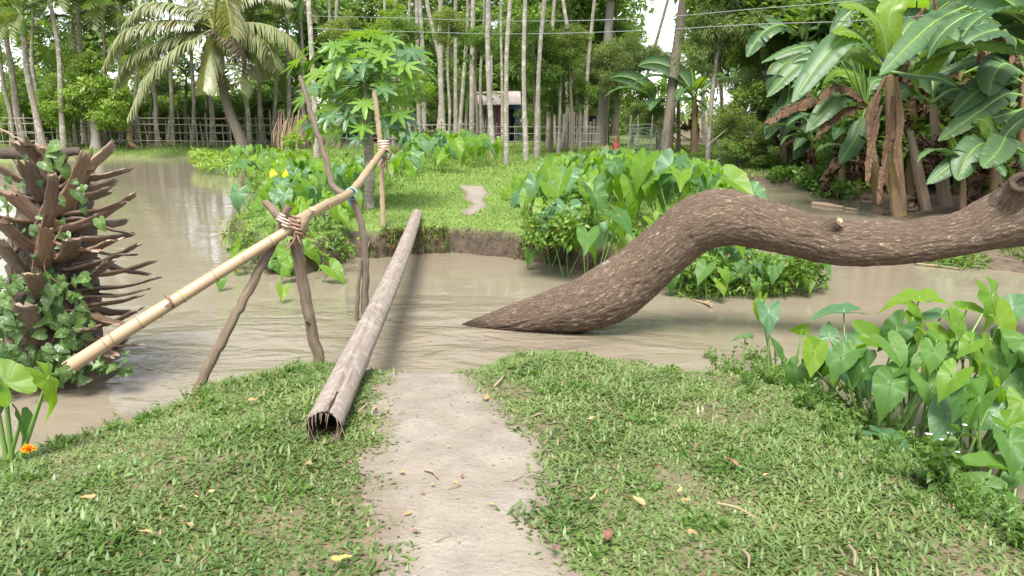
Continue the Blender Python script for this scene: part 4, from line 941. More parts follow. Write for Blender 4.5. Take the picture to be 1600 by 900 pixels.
r_=np.random.default_rng(77); cx,cy=zip(*cur)
for k in range(85):
    px=r_.uniform(1105,1595); py=np.interp(px,cx,cy)+r_.normal(-14,20); p=PG(px,py,-.1)
    o=put('weed_plant',WV[k%4]); o.location=p-np.array((0,0,.01)); o.rotation_euler=(0,0,r_.uniform(0,6)); s=r_.uniform(.28,.58); o.scale=(s,s,s)
    tag(o,'small leafy weed growing along the foot of the near taro bed','weed','weeds along the near taro bed')
for k in range(34):
    px=r_.uniform(60,560); py=np.interp(px,[60,150,230,310,420,520,560],[696,676,655,612,584,576,574])+r_.uniform(0,9); p=PG(px,py,-.1)
    o=put('weed_plant',WV[k%4]); o.location=p-np.array((0,0,.01)); o.rotation_euler=(0,0,r_.uniform(0,6)); s_=r_.uniform(.18,.42); o.scale=(s_,)*3
    tag(o,'tiny leafy weed on the lip of the left grass bank','weed','weeds on the left bank edge')
m=MB(); 
for q in range(6):
    a=q*1.1; tp=np.array((math.cos(a)*.07,math.sin(a)*.07,.2+.03*q)); tube(m,[(0,0,0),tp*.6,tp],[.003,.002,.0015],4,6,caps=False)
wf=thing('flowering_weed','white flowered weed in front of the low taro plants','weed',PG(1462,772,-.05)); m.build('stem',M_stalk,wf); m=MB()
for q in range(6):
    a=q*1.1; tp=np.array((math.cos(a)*.07,math.sin(a)*.07,.2+.03*q)); n=14; leafquads(m,tp*np.linspace(.2,.9,n)[:,None],rdirs(n),rdirs(n)+np.array((0,0,1)),.07,.035,rng.random(n)*.9)
m.build('leaves',M_weed,wf); M_white=plain_mat('white petal',(.75,.75,.72),(.8,.8,.78),9,.6,.05)
for q in range(6):
    m=MB(); a=q*1.1; tp=np.array((math.cos(a)*.07,math.sin(a)*.07,.2+.03*q)); leafquads(m,np.tile(tp,(6,1)),np.array([(math.cos(j),math.sin(j),.5) for j in np.arange(6)*1.05]),np.tile((0,0,1.),(6,1)),.012,.008,np.full(6,.5)); m.build('flower',M_white,wf)
# stalk thicket of the near bed
cl=[]; 
for k in range(46):
    px=r_.uniform(1180,1590); py=np.interp(px,cx,cy)-r_.uniform(5,70); p=PZ(px,py,-.25); cl.append(((p[0],p[1]+.25,r_.uniform(-.42,-.18)),np.array((.16,.16,.10))))
creeper('bed_undergrowth','dense dark small leaves between the stalks of the near taro bed',cl,2200,.05,.032,M_weed,9)
nw=70; xx=rng.uniform(-3.2,3.2,nw*4); yy=rng.uniform(2.3,5.2,nw*4); hh,dn_,_=terrain(xx,yy); pm,_=pathmask(xx,yy); k=(dn_>.15)&(pm<-.08); xx,yy,hh=xx[k][:nw],yy[k][:nw],hh[k][:nw]
cl=[((a,b,c+.012),np.array((.07,.07,.012))*rng.uniform(.5,1.6)) for a,b,c in zip(xx,yy,hh)]
creeper('turf_weeds','small round leaved weeds creeping through the near turf',cl,2600,.032,.022,M_weed,15,0)
# orange flower
of=thing('orange_flower','single orange flower lying at the foot of the left taro','flower',PZ(45,704,.03)*.97+np.array((0,0,EYE))*.03); m=MB()
n=46; a=rng.uniform(0,6.28,n); e=rng.uniform(.1,1.4,n); D=np.stack([np.cos(a)*np.cos(e),np.sin(a)*np.cos(e),np.sin(e)],-1); leafquads(m,np.zeros((n,3)),D,rdirs(n)+np.array((0,0,1)),.035,.022,np.zeros(n)); m.build('petals',M_orange,of)
m=MB(); tube(m,[(0,0,-.03),(0,0,.0)],[.004,.006],6); m.build('stem',M_stalk,of)

# ------------------------------------------------------------------ litter on the grass and path, floating bits
LT=[(525,892,'y',.075,'large yellowish fallen leaf at the bottom edge of the grass'),(1148,740,'p',.085,'curled purplish fallen leaf on the right grass'),(950,850,'p',.075,'dark fallen leaf on the grass right of the path'),(1078,847,'b',.05,'tan fallen leaf near the bottom of the right grass'),(1193,757,'b',.035,'tiny orange brown leaf right of the purplish one'),(1060,783,'y',.04,'small yellow leaf in the middle of the right grass'),(1074,797,'b',.045,'small tan leaf just below the yellow one'),(1026,742,'b',.055,'crumpled brown leaf upper right of the path'),(925,795,'b',.04,'pale brown leaf on the right grass next to the path edge'),(920,668,'b',.05,'dry leaf on the grass near the top of the path'),(1003,802,'b',.06,'dry brown clump leaf below the middle of the right grass'),(392,637,'b',.06,'pale dead leaf on the left grass below the leaning stake'),(147,792,'b',.055,'tan dead leaf far left on the grass'),(305,790,'b',.035,'small dry leaf on the left grass'),(330,783,'y',.03,'tiny yellow leaf on the left grass'),(302,838,'b',.045,'brown leaf low on the left grass'),(235,848,'b',.05,'dry leaf near the lower left of the grass'),(627,742,'b',.04,'curled leaf on the path left side'),(712,759,'y',.035,'pale round leaf in the middle of the path'),(722,750,'p',.03,'grey leaf scrap beside the pale round leaf'),(646,836,'p',.04,'dark scrap low on the path'),(771,794,'y',.035,'yellow green leaf at the right side of the path'),(868,872,'p',.05,'reddish leaf at the lower right of the path'),(640,806,'b',.035,'small tan leaf on the lower left of the path'),(760,628,'b',.07,'dry leaf at the top right of the path'),(589,648,'b',.045,'tan leaf where grass meets the path below the log'),(485,737,'b',.045,'orange brown leaf under the log end'),(700,702,'y',.03,'little pale leaf upper middle of the path'),(662,776,'p',.025,'pinkish scrap in the path centre left'),(675,762,'y',.028,'cream leaf scrap in the path centre')]
for k,(px,py,c,s,lab) in enumerate(LT):
    p=PG(px,py); p[2]+=.016 if 590<px<850 else .045
    a=rng.uniform(0,6.28); o=put('fallen_leaf',LIT[c][k%3],None,frame_matrix((math.cos(a),math.sin(a),rng.normal(0,.15)),(rng.normal(0,.25),rng.normal(0,.25),1),p,s)); tag(o,lab,'fallen leaf','fallen leaves')
n=1500; xx=rng.uniform(-3.2,3.0,n); yy=rng.uniform(2.2,5.2,n); hh,dn_,_=terrain(xx,yy); pm,_=pathmask(xx,yy); k=(dn_>.1)&((pm>0)|(rng.random(n)<.25)); xx,yy,hh,pm=xx[k],yy[k],hh[k],pm[k]; n=len(xx)
az=rng.uniform(0,6.28,n); m=MB(); big=rng.random(n)<.3; leafquads(m,np.stack([xx,yy,hh+np.where(pm>0,.008,.03)],-1),np.stack([np.cos(az),np.sin(az),rng.normal(0,.15,n)],-1),rdirs(n)*.35+np.array((0,0,1)),np.where(big,rng.uniform(.012,.03,n),rng.uniform(.008,.045,n)),np.where(big,rng.uniform(.006,.014,n),rng.uniform(.0015,.004,n)),rng.random(n)*.94)
tag(m.build('debris',M_dry),'tiny straw and leaf crumbs strewn on the path and turf','debris',kind='stuff')
def twig(pts,r,mat,lab,name='twig',cat='twig'):
    t=np.array(pts,float); m=MB(); tube(m,t,r,6,12); o=m.build(name,mat); tag(o,lab,cat); return o
TW=[((664,738),(684,752),'pale broken stick on the path',.006),((612,862),(590,890),'thin straw at the lower left edge of the path',.003),((681,850),(705,838),'dark thin twig low on the path',.003),((1120,800),(1180,825),'long dry stem across the right grass',.006),((1160,875),(1168,905),'pale bent stick at the bottom of the right grass',.006),((1325,868),(1333,900),'pale stick upright in the grass at the lower right',.007),((772,607),(788,590),'grey stick at the top right corner of the path',.008),((560,655),(575,640),'short twig by the side of the log',.005),((720,762),(700,768),'short cream stick beside the pale round leaf',.004),((800,755),(820,745),'fine red twig at the right side of the path',.003),((830,655),(850,650),'dry root along the path edge',.004)]
for k,(a,b,lab,r) in enumerate(TW):
    p,q=PG(*a),PG(*b); h=.012 if 590<a[0]<850 else .04; twig([p+np.array((0,0,h)),(p+q)/2+np.array((.01,0,h+.012)),q+np.array((0,0,h+.004))],[r,r*.9,r*.6],M_palewood if k%2 else M_fibre,lab)
fb=thing('floating_branch','short yellow brown branch floating beside the low taro clump','branch',PZ(1105,474,W+.01)); m=MB(); tube(m,[PZ(1082,468,W+.01),PZ(1100,473,W+.015),PZ(1112,477,W+.03)],[.008,.014,.022],8,10,rough=.1); world_part(m,'shaft',M_bamboo,fb); m=MB(); tube(m,[PZ(1100,473,W+.015),PZ(1108,470,W+.03)],[.012,.006],6); world_part(m,'twig',M_bamboo,fb)
stake('bare dead branch sticking out of the low taro clump in the water',[('shaft',[PZ(1225,452,W),PY(1255,440,8.3),PY(1277,418,8.3)],[.022,.018,.010],M_pale)],'branch','dead_branch')
twig([PZ(1270,318,W+.02),PZ(1300,322,W+.02),PZ(1318,324,W+.02)],[.05,.06,.03],M_cutwood,'rotting tan log piece floating below the bananas','floating_log','log')
twig([PZ(1322,326,W+.02),PZ(1340,328,W+.02)],[.035,.02],M_palewood,'short pale stick floating right of the rotting log piece','floating_stick','stick')
twig([PY(1355,352,12.2),PY(1450,350,12.0),PY(1530,330,12.0)],[.03,.03,.02],M_brownbark,'long bare branch lying on the bank behind the bent trunk','fallen_branch','branch')
twig([PZ(1430,412,W+.02),PZ(1470,416,W+.02),PZ(1500,420,W+.02)],[.012,.012,.008],M_palewood,'thin straw coloured stick on the right shore','shore_stick','stick')
twig([PZ(205,512,W),PZ(170,545,W+.05),PZ(140,548,W+.1)],[.03,.04,.03],M_stumpbark,'dark sodden frond stem at the foot of the palm stump','sodden_branch','branch')
#PART4
# ------------------------------------------------------------------ papaya
pp=thing('papaya_tree','bright green papaya tree with lobed leaves behind the bamboo end','papaya tree',PG(576,326,-.1)); Yp=pp.location[1]
m=MB(); tube(m,[PG(576,326,-.1)-np.array((0,0,.1)),PY(577,250,Yp),PY(573,180,Yp),PY(570,118,Yp)],[.095,.09,.075,.06],14,40,rough=.02); world_part(m,'trunk',M_ringed,pp)
top=PY(570,118,Yp)
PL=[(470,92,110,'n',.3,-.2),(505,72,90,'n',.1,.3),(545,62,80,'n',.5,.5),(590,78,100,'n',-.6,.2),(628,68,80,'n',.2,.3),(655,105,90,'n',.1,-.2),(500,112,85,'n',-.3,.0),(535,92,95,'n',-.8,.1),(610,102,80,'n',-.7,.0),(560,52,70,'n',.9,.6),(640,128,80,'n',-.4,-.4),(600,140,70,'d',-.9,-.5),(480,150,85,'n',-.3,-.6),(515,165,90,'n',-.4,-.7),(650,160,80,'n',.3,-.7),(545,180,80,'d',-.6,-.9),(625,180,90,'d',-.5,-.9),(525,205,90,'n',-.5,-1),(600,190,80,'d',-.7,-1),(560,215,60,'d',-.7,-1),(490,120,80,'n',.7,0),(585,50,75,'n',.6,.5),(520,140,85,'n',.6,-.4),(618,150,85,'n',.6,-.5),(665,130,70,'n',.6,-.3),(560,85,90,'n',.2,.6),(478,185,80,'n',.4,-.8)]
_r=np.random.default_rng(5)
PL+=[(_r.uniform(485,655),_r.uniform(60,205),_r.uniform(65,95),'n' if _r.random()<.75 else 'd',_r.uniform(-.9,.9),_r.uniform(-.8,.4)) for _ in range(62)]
for k,(px,py,sz,kd,dy,dz) in enumerate(PL):
    p=PY(px,py,Yp+dy); o=p-top; o[2]=0; o=nrm(o+np.array((0,dy*.3,0))); tip=o*.9+np.array((0,0,-.45+.25*dz)); n=np.array((0,-.35,1.0))+o*.35
    b=top+np.array((0,0,.15*dz-.05)); loc=np.array(pp.location)
    put('leaf',PAP[kd][k%3],pp,frame_matrix(tip,n,p-loc,sz*1.05*depth(p)/FPX*.41)); stalk_between(b-loc,p-loc,.014,pp)
# small shrub stems in the grass left of the papaya
for j,(px,py,h,lab) in enumerate(((495,240,.9,'thin young shrub with a few leaves left of the papaya'),(458,242,.6,'tiny sapling on the far grass beside the crooked pole'),(750,205,1.4,'young palm like shrub behind the round taro bed'))):
    b=PG(px,py); t=thing('young_shrub',lab,'shrub',b); m=MB(); tube(m,[(0,0,0),(.03,0,h*.5),(0,0,h)],[.02,.015,.008],6,8); m.build('stem',M_brownbark,t)
    cloud(90,[((0,0,h*.9),np.array((.3,.3,.25)))],.26,.14,60+j).build('leaves',M_bright,t)

# ------------------------------------------------------------------ bananas
def banana(px,py,top_py,lab,leaves,seed,rad=.13,lean=0,dead=3,trunkmat=None,sc=1.0,z0=-.2,Y=None,dx=0):
    b=PG(px,py,z0) if Y is None else PY(px,py,Y); b=b.copy(); b[2]-=.05; r_=np.random.default_rng(seed); topp=PY(px+dx,top_py,b[1])
    t=thing('banana_plant',lab,'banana plant',b,group='banana plants on the right bank'); m=MB(); d=topp-b
    tube(m,[b,b+d*.35+np.array((lean*.1,0,0)),topp],[rad,rad*.9,rad*.55],14,26,rough=.03); world_part(m,'pseudostem',trunkmat or M_pseudo,t)
    o=topp-b
    for (az,kind,i,s) in leaves:
        me={'n':BAN,'b':BANB,'d':BAND}[kind][i]; q=put('dead_leaf' if kind=='d' else 'leaf',me,t); q.location=o+np.array((0,0,-.12 if kind!='d' else -.25)); q.rotation_euler=(r_.normal(0,.12),0,R(az)); q.scale=(s*sc,)*3
    for k in range(dead):
        q=put('dead_leaf',BAND[(k+seed)%3],t); q.location=o*r_.uniform(.55,.95); q.rotation_euler=(0,R(r_.uniform(10,50)),r_.uniform(0,6.28)); s=r_.uniform(.5,.85)*sc; q.scale=(s,s,s)
    return t
BANANAS={}
def bpath_leaf(plant,pts,Y,wpx,kind,seed=0,tear=.2,droop=.25,crumple=0,vang=.15,pet=.12,dY=0):
    P=[PY(a,b,Y+dY*i/(len(pts)-1)) for i,(a,b) in enumerate(pts)]; r_=np.random.default_rng(seed); C=spline(np.array(P),60); T,N,B=frames(C); m=MB()
    L=np.linalg.norm(np.diff(C,axis=0),axis=1).sum(); Wd=wpx*depth(P[1])/FPX
    tube(m,C,[.034,.026,.016,.006],6,16,caps=False,mat=1,tint=.6); up0=np.array((.1,-.75,.65)); hor=nrm(np.array((r_.normal(0,.1),-.55,.75)))
    for sgn in (-1,1):
        t=pet
        while t<.985:
            seg=r_.uniform(.06,.5)*(1-tear)+.035 if r_.random()>tear*.5 else r_.uniform(.02,.06)
            t1=min(1,t+seg); k=max(2,int((t1-t)*34)); sag=r_.normal(0,.16)*(tear*2+.15); rows=[]; tn=[]
            for j,q0 in enumerate(np.linspace(t,t1,k+1)):
                i=min(58,int(q0*59)); c=C[i]+(C[i+1]-C[i])*(q0*59-i); q=(q0-pet)/(1-pet); w_=Wd*.5*min(1,(q*7+.05)**.5)*max(.02,(1-q**3.2))**.75
                sd=np.cross(T[i],hor); sd=nrm(sd)*sgn; up=nrm(np.cross(sd*sgn,T[i])); up=up if np.dot(up,hor)>0 else -up
                for u,(dx,dz) in enumerate(((0,0),(.35,.12*vang*4),(.7,.17*vang*4-droop*.18),(1.,.14*vang*4-droop*.5))):
                    off=r_.normal(0,crumple*.1,3)*Wd if crumple else 0
                    rows.append(c+sd*w_*dx*(1-.3*crumple)+up*(w_*(dz+sag*u/3)+.018*math.sin(q0*95+u)*u/3)+T[i]*u/3*w_*.3+off-np.array((0,0,w_*crumple*1.3*u/3)))
                    tn.append((.5,(.75 if u==0 else 0)+(.18 if j%2 and u<3 else 0),.55*(r_.random()<.15*tear) if u==3 else 0,0))
            F=[(a*4+b,a*4+b+1,a*4+b+5,a*4+b+4) for a in range(k) for b in range(3)]; F=[f[::-1] for f in F] if sgn<0 else F
            m.add(np.array(rows),F4=F,tint=np.array(tn)); t=t1
    world_part(m,'dead_leaf' if kind=='d' else 'leaf',{'n':BM,'b':BB,'d':BD}[kind],plant)
# az: 0 = right, 90 = away, 180 = left, 270 = towards the camera
t=banana(1405,336,118,'tallest banana plant, brown sheathed stem rising behind the knot of the bent trunk',[(60,'n',1,.9),(110,'n',1,.9)],1,.155,dead=0,dx=-16); Yb=t.location[1]
for k,q in enumerate((([(1384,112),(1352,66),(1318,60),(1278,102),(1238,160)],48,'n',.05,-1.0),([(1388,110),(1376,45),(1345,12),(1310,8)],46,'b',.05,-.6),([(1390,110),(1390,25),(1404,0),(1425,-12)],48,'b',.05,.3),([(1384,110),(1347,62),(1328,50),(1302,52)],44,'b',.1,-.8),([(1386,112),(1410,55),(1425,35),(1445,40)],44,'n',.2,.5),([(1384,112),(1350,90),(1332,80),(1318,95)],34,'b',.3,.4),([(1390,112),(1430,118),(1465,122),(1495,135)],32,'n',.3,-.8))): bpath_leaf(t,q[0],Yb,q[1],q[2],900+k,tear=q[3],dY=q[4])
for k,(P,w_) in enumerate((([(1384,120),(1366,160),(1362,215),(1372,262)],17),([(1396,150),(1392,200),(1384,250),(1388,300)],15),([(1378,165),(1366,200),(1360,240),(1355,290)],15),([(1400,120),(1408,180),(1402,240),(1412,300)],13),([(1385,240),(1378,280),(1372,320)],14))): bpath_leaf(t,P,Yb-.25,w_,'d',920+k,.6,.5,.4)
banana(1448,328,205,'leaning dried banana stem right of the tallest banana plant',[(30,'d',0,.6)],2,.11,dead=2,trunkmat=M_driedstem,dx=-26)
t=banana(1478,322,165,'second tall banana plant with bright yellow leaf, right of the tallest',[(110,'n',3,.9),(15,'n',2,.8)],3,.13,dead=2,trunkmat=M_driedstem,dx=-20); Yb=t.location[1]
for k,q in enumerate((([(1440,160),(1432,128),(1455,95),(1490,62)],44,'b',-.5),([(1515,8),(1465,32),(1425,66),(1374,118)],42,'n',-1.2),([(1445,12),(1430,30),(1416,58)],20,'d',0),([(1460,-5),(1463,40),(1460,85)],18,'d',0),([(1480,-8),(1500,-15),(1540,2)],20,'d',0),([(1456,160),(1490,140),(1520,150),(1540,175)],36,'n',-.3),([(1455,160),(1420,140),(1400,150),(1386,175)],34,'n',-.5))): bpath_leaf(t,q[0],Yb+(-.6 if k==1 else 0),q[1],q[2],990+k,tear=.1 if q[2]!='d' else .6,crumple=.6 if q[2]=='d' else 0,dY=q[3])
t=banana(1375,318,172,'banana plant with fanned bare leaf stalks, left of the tallest',[(90,'n',3,.8)],4,.12,dead=1,dx=-22); Yb=t.location[1]
for k,q in enumerate((([(1352,165),(1320,150),(1298,165),(1260,205)],36,'n',-.6),([(1354,165),(1330,140),(1300,135),(1272,165)],18,'d',-.8),([(1350,168),(1320,170),(1290,192),(1274,218)],18,'d',-.7),([(1352,170),(1338,215),(1325,235),(1312,255)],30,'n',-.9),([(1352,165),(1335,120),(1310,112),(1286,130)],30,'b',.5),([(1353,162),(1365,128),(1390,128),(1408,150)],28,'n',.5))): bpath_leaf(t,q[0],Yb,q[1],q[2],940+k,tear=.35 if q[2]!='d' else .6,crumple=.6 if q[2]=='d' else 0,dY=q[3])
for a,b in ((1316,98),(1341,93),(1348,102),(1361,104),(1330,96)):
    stalk_between(PY(1353,168,Yb)-np.array(t.location),PY(a,b,Yb+rng.uniform(-.2,.2))-np.array(t.location),.028,t)
banana(1316,300,205,'slender banana plant with yellow green stem near the water plants',[(190,'n',1,.85),(240,'n',2,.75),(300,'n',1,.75),(20,'n',2,.7),(110,'b',0,.6)],5,.085,dead=2,sc=.9)
banana(1270,290,215,'small banana plant left of the slender yellow stemmed one',[(170,'n',1,.8),(210,'n',2,.75),(330,'n',1,.7),(90,'n',0,.7)],6,.08,dead=1,sc=.85)
t=banana(1560,330,235,'banana plant with wide dark leaves low over the bent trunk',[(100,'n',3,.6),(20,'n',0,.7)],7,.12,dead=2,dx=-8); Yb=t.location[1]
for k,q in enumerate((([(1552,240),(1535,225),(1512,245),(1496,282)],48,'n',-.5),([(1556,238),(1590,232),(1612,262),(1625,290)],44,'n',-.5),([(1554,240),(1525,232),(1490,255),(1448,288)],34,'n',-.4),([(1556,240),(1570,215),(1560,235),(1535,262)],44,'n',-.9),([(1556,236),(1540,190),(1515,190),(1490,212)],34,'b',.3))): bpath_leaf(t,q[0],Yb,q[1],q[2],980+k,tear=.15,dY=q[3])
t=banana(1600,318,120,'banana plant with long hanging leaves at the right edge of view',[(60,'n',0,1.0),(100,'n',0,1.0)],8,.14,dead=2); Yb=t.location[1]
for k,q in enumerate((([(1600,118),(1570,100),(1552,118),(1545,150)],54,'n',-.8),([(1600,130),(1570,118),(1530,140),(1485,182)],46,'n',-.6),([(1600,150),(1570,148),(1525,178),(1466,220)],38,'n',-1.0),([(1602,170),(1575,178),(1545,186),(1520,192)],34,'n',-.9),([(1600,118),(1560,90),(1500,102),(1452,122)],30,'n',.2),([(1602,112),(1575,50),(1530,55),(1495,82)],44,'n',-.3),([(1600,108),(1570,60),(1545,65),(1528,98)],28,'d',-.4),([(1604,110),(1600,40),(1580,5),(1560,-5)],44,'b',.2),([(1602,115),(1570,80),(1540,40),(1505,30)],40,'n',.6))): bpath_leaf(t,q[0],Yb,q[1],q[2],960+k,tear=.3 if q[2]!='d' else .6,crumple=.6 if q[2]=='d' else 0,dY=q[3])
banana(1640,330,90,'tall banana plant just past the right edge with overhanging leaves',[(185,'n',4,1.25),(205,'n',1,1.2),(165,'n',0,1.2),(235,'n',2,1.0),(150,'n',2,1.1)],9,.15,dead=3)
banana(1500,300,110,'banana plant high behind the second tall one with brown hanging leaf',[(200,'d',0,1.0),(180,'n',0,1.1),(20,'n',1,1.1),(90,'n',3,1.0),(330,'n',2,1.0),(250,'d',1,1.0),(230,'n',4,.9)],10,.14,dead=4,z0=-.1)
banana(1425,300,60,'highest banana crown at the back with upturned leaves',[(150,'n',0,1.1),(30,'n',3,1.1),(200,'n',1,1.1),(100,'b',0,1.0),(330,'n',0,1.0),(240,'b',1,1.0),(275,'n',2,.8)],11,.14,dead=4,z0=-.1)
banana(1560,290,120,'banana plant in the back row near the right edge',[(190,'n',1,1.1),(215,'n',0,1.1),(160,'n',3,1.1),(330,'n',2,1.0),(260,'n',1,.9),(40,'n',0,1)],12,.14,dead=3,z0=-.1)
banana(1345,285,150,'banana plant in the back row left of the fanned stalks',[(170,'n',0,1.0),(195,'n',1,1.1),(230,'n',2,.9),(20,'n',1,.9),(300,'n',1,.8)],13,.12,dead=3,z0=-.1)
banana(1505,335,255,'young banana sucker between the dried stems and the wide dark leaves',[(200,'n',1,.55),(280,'n',2,.5),(330,'n',1,.55),(90,'b',0,.5)],14,.06,dead=0,sc=1)
banana(1340,312,240,'young banana sucker right of the slender stem',[(180,'n',1,.5),(230,'n',2,.5),(330,'n',1,.5),(80,'b',0,.5)],15,.055,dead=1,sc=1)
banana(1085,240,150,'far banana plant with pale broad leaves behind the thick leaning palm',[(190,'n',1,1.3),(160,'n',0,1.3),(20,'n',1,1.2),(240,'n',2,1.1),(300,'b',1,1.1),(100,'b',0,1.2)],16,.16,dead=2,z0=0)
banana(1152,235,120,'far banana plant with one upright lit leaf right of the leaning palm',[(90,'b',0,1.4),(190,'n',1,1.2),(10,'n',1,1.2),(250,'n',2,1.1),(300,'n',1,1.0)],17,.16,dead=2,z0=0)
banana(1030,238,165,'far banana plant left of the thick leaning palm',[(190,'n',1,1.2),(160,'n',0,1.2),(20,'n',2,1.2),(250,'n',2,1.1),(100,'b',0,1.1)],18,.15,dead=1,z0=0)
t=banana(1225,262,120,'banana plant with long pale leaves over the dark bushes',[(20,'n',1,1.1),(100,'n',0,1.1)],19,.13,dead=1,z0=-.1); Yb=t.location[1]
for k,q in enumerate((([(1225,120),(1270,75),(1240,76),(1190,98)],24,'n',0),([(1240,120),(1275,82),(1240,108),(1198,152)],32,'n',-.5),([(1240,130),(1265,150),(1225,170),(1195,195)],22,'d',-.5),([(1235,120),(1230,160),(1212,185),(1196,218)],30,'n',-.3),([(1235,125),(1285,170),(1262,200),(1240,235)],30,'n',-.3))): bpath_leaf(t,q[0],Yb-1.0,q[1],q[2],1010+k,tear=.3 if q[2]!='d' else .6,crumple=.6 if q[2]=='d' else 0,dY=q[3])

t=banana(1300,262,150,'leafy banana plant behind the hanging withered leaves',[(90,'n',3,1.0)],20,.11,dead=1,z0=-.15); Yb=t.location[1]
for k,q in enumerate((([(1300,155),(1270,150),(1240,175),(1222,215)],34,'n',-.5),([(1300,155),(1280,190),(1262,215),(1240,250)],34,'n',-.6),([(1300,150),(1330,150),(1350,170),(1362,205)],32,'n',-.4),([(1302,152),(1310,185),(1300,215),(1290,245)],32,'n',-.8),([(1300,150),(1285,110),(1262,95),(1236,100)],30,'b',.3),([(1300,150),(1312,95),(1330,75),(1350,80)],36,'n',.4),([(1300,155),(1270,180),(1250,205),(1225,225)],18,'d',-.8))): bpath_leaf(t,q[0],Yb,q[1],q[2],1030+k,tear=.4,crumple=.6 if q[2]=='d' else 0,dY=q[3])
t=banana(1480,280,70,'tall banana plant at the back between the two dried stems',[(90,'n',3,1.1)],21,.13,dead=2,z0=-.1); Yb=t.location[1]
for k,q in enumerate((([(1480,70),(1450,30),(1420,35),(1392,70)],46,'n',-.5),([(1480,70),(1510,70),(1530,100),(1540,140)],40,'n',-.5),([(1480,75),(1465,100),(1440,110),(1415,145)],36,'n',-.6),([(1480,70),(1500,20),(1530,0),(1570,5)],44,'n',.4),([(1480,75),(1490,120),(1480,155),(1470,195)],36,'n',-.9),([(1480,70),(1470,20),(1455,-10),(1440,-30)],42,'b',.3),([(1482,75),(1505,130),(1510,165),(1505,215)],30,'n',-.7))): bpath_leaf(t,q[0],Yb,q[1],q[2],1050+k,tear=.45,dY=q[3])
for (bx,by,ty,lab,sd,offs) in ((1390,272,30,'tall banana plant at the back behind the fanned stalks',22,0),(1545,272,20,'tall banana plant at the back near the right edge of view',23,155),(1260,262,60,'tall banana plant at the back above the pale leaved one',24,-130)):
    t=banana(bx,by,ty,lab,[(90,'n',3,1.1),(60,'b',0,1.0)],sd,.13,dead=1,z0=-.1); Yb=t.location[1]
    for k,q in enumerate((([(1390,30),(1350,5),(1320,20),(1295,60)],40,'n',-.5),([(1390,30),(1430,10),(1460,30),(1478,70)],40,'n',-.5),([(1390,32),(1370,60),(1345,80),(1330,120)],36,'n',-.7),([(1390,32),(1410,60),(1425,95),(1430,135)],36,'n',-.8),([(1390,30),(1375,-20),(1360,-35),(1335,-30)],42,'b',.3),([(1390,32),(1440,40),(1475,70),(1490,115)],32,'n',.2))): bpath_leaf(t,[(a+offs+4*sd%9-4,b+(ty-30)+rng.uniform(-6,6)) for a,b in q[0]],Yb,q[1],q[2],1080+10*sd+k,tear=.5,dY=q[3])
# ------------------------------------------------------------------ coconut palm
cb=PG(384,236,0); Yc=cb[1]; cp=thing('coconut_palm','grey leaning coconut palm with wide drooping fronds on the far bank','coconut palm',cb)
m=MB(); tube(m,[cb-np.array((0,0,.2)),PY(374,212,Yc),PY(357,170,Yc),PY(343,110,Yc),PY(335,45,Yc)],[.30,.22,.2,.19,.16],14,60,rough=.02); world_part(m,'trunk',M_cocobark,cp)
cc=np.array(PY(335,45,Yc))
CF=[([(320,25),(270,6),(225,8),(192,40)],-.5),([(325,38),(260,32),(195,50),(160,108)],-.8),([(322,52),(262,62),(205,88),(178,138)],-.3),([(312,56),(272,78),(228,122),(199,186)],-1.4),([(338,10),(345,-15),(356,10),(362,56)],-2.6),([(340,58),(352,75),(366,100),(378,145)],-2.0),([(345,55),(362,66),(378,85),(388,118)],-1.2),([(352,40),(400,36),(445,52),(478,92)],-.4),([(350,50),(390,52),(418,70),(433,108)],-1.2),([(350,22),(390,-10),(425,-14),(455,6)],.6),([(322,15),(295,-25),(255,-38),(215,-20)],.5),([(336,0),(342,-45),(360,-70),(385,-72)],.8),([(322,40),(285,45),(255,75),(235,118)],1.5),([(350,40),(385,50),(410,80),(425,118)],1.6),([(335,60),(330,80),(322,108),(318,140)],-1.0)]
for k,(pts,dy) in enumerate(CF):
    n=len(pts); P=[cc]+[PY(a,b,Yc+dy*(i+1)/n) for i,(a,b) in enumerate(pts)]
    m=MB(); ribbon_frond(P,110,1.25,.085,.5,-.1,m,900+k,bare=.10,rr=.045,fwd=.55,nseg=4); world_part(m,'frond',[M_coco,M_rachis],cp)
for k in range(2):
    q=put('dead_frond',DRYF[k],cp); q.location=cc-np.array(cp.location)+np.array((0.2,-.1,-.4)); q.rotation_euler=(0,R(60),R(-40+60*k)); q.scale=(1.3,)*3
m=MB()
for k in range(6):
    a=k*1.05; c=np.array((math.cos(a)*.3,math.sin(a)*.3,-.35))
    tube(m,[c+np.array((0,0,.16)),c+np.array((0,0,.08)),c,c-np.array((0,0,.08)),c-np.array((0,0,.14))],[.02,.11,.13,.1,.02],8,9)
o=m.build('nut_bunch',M_coco,cp); o.location=cc-np.array(cp.location); o['kind']='stuff'

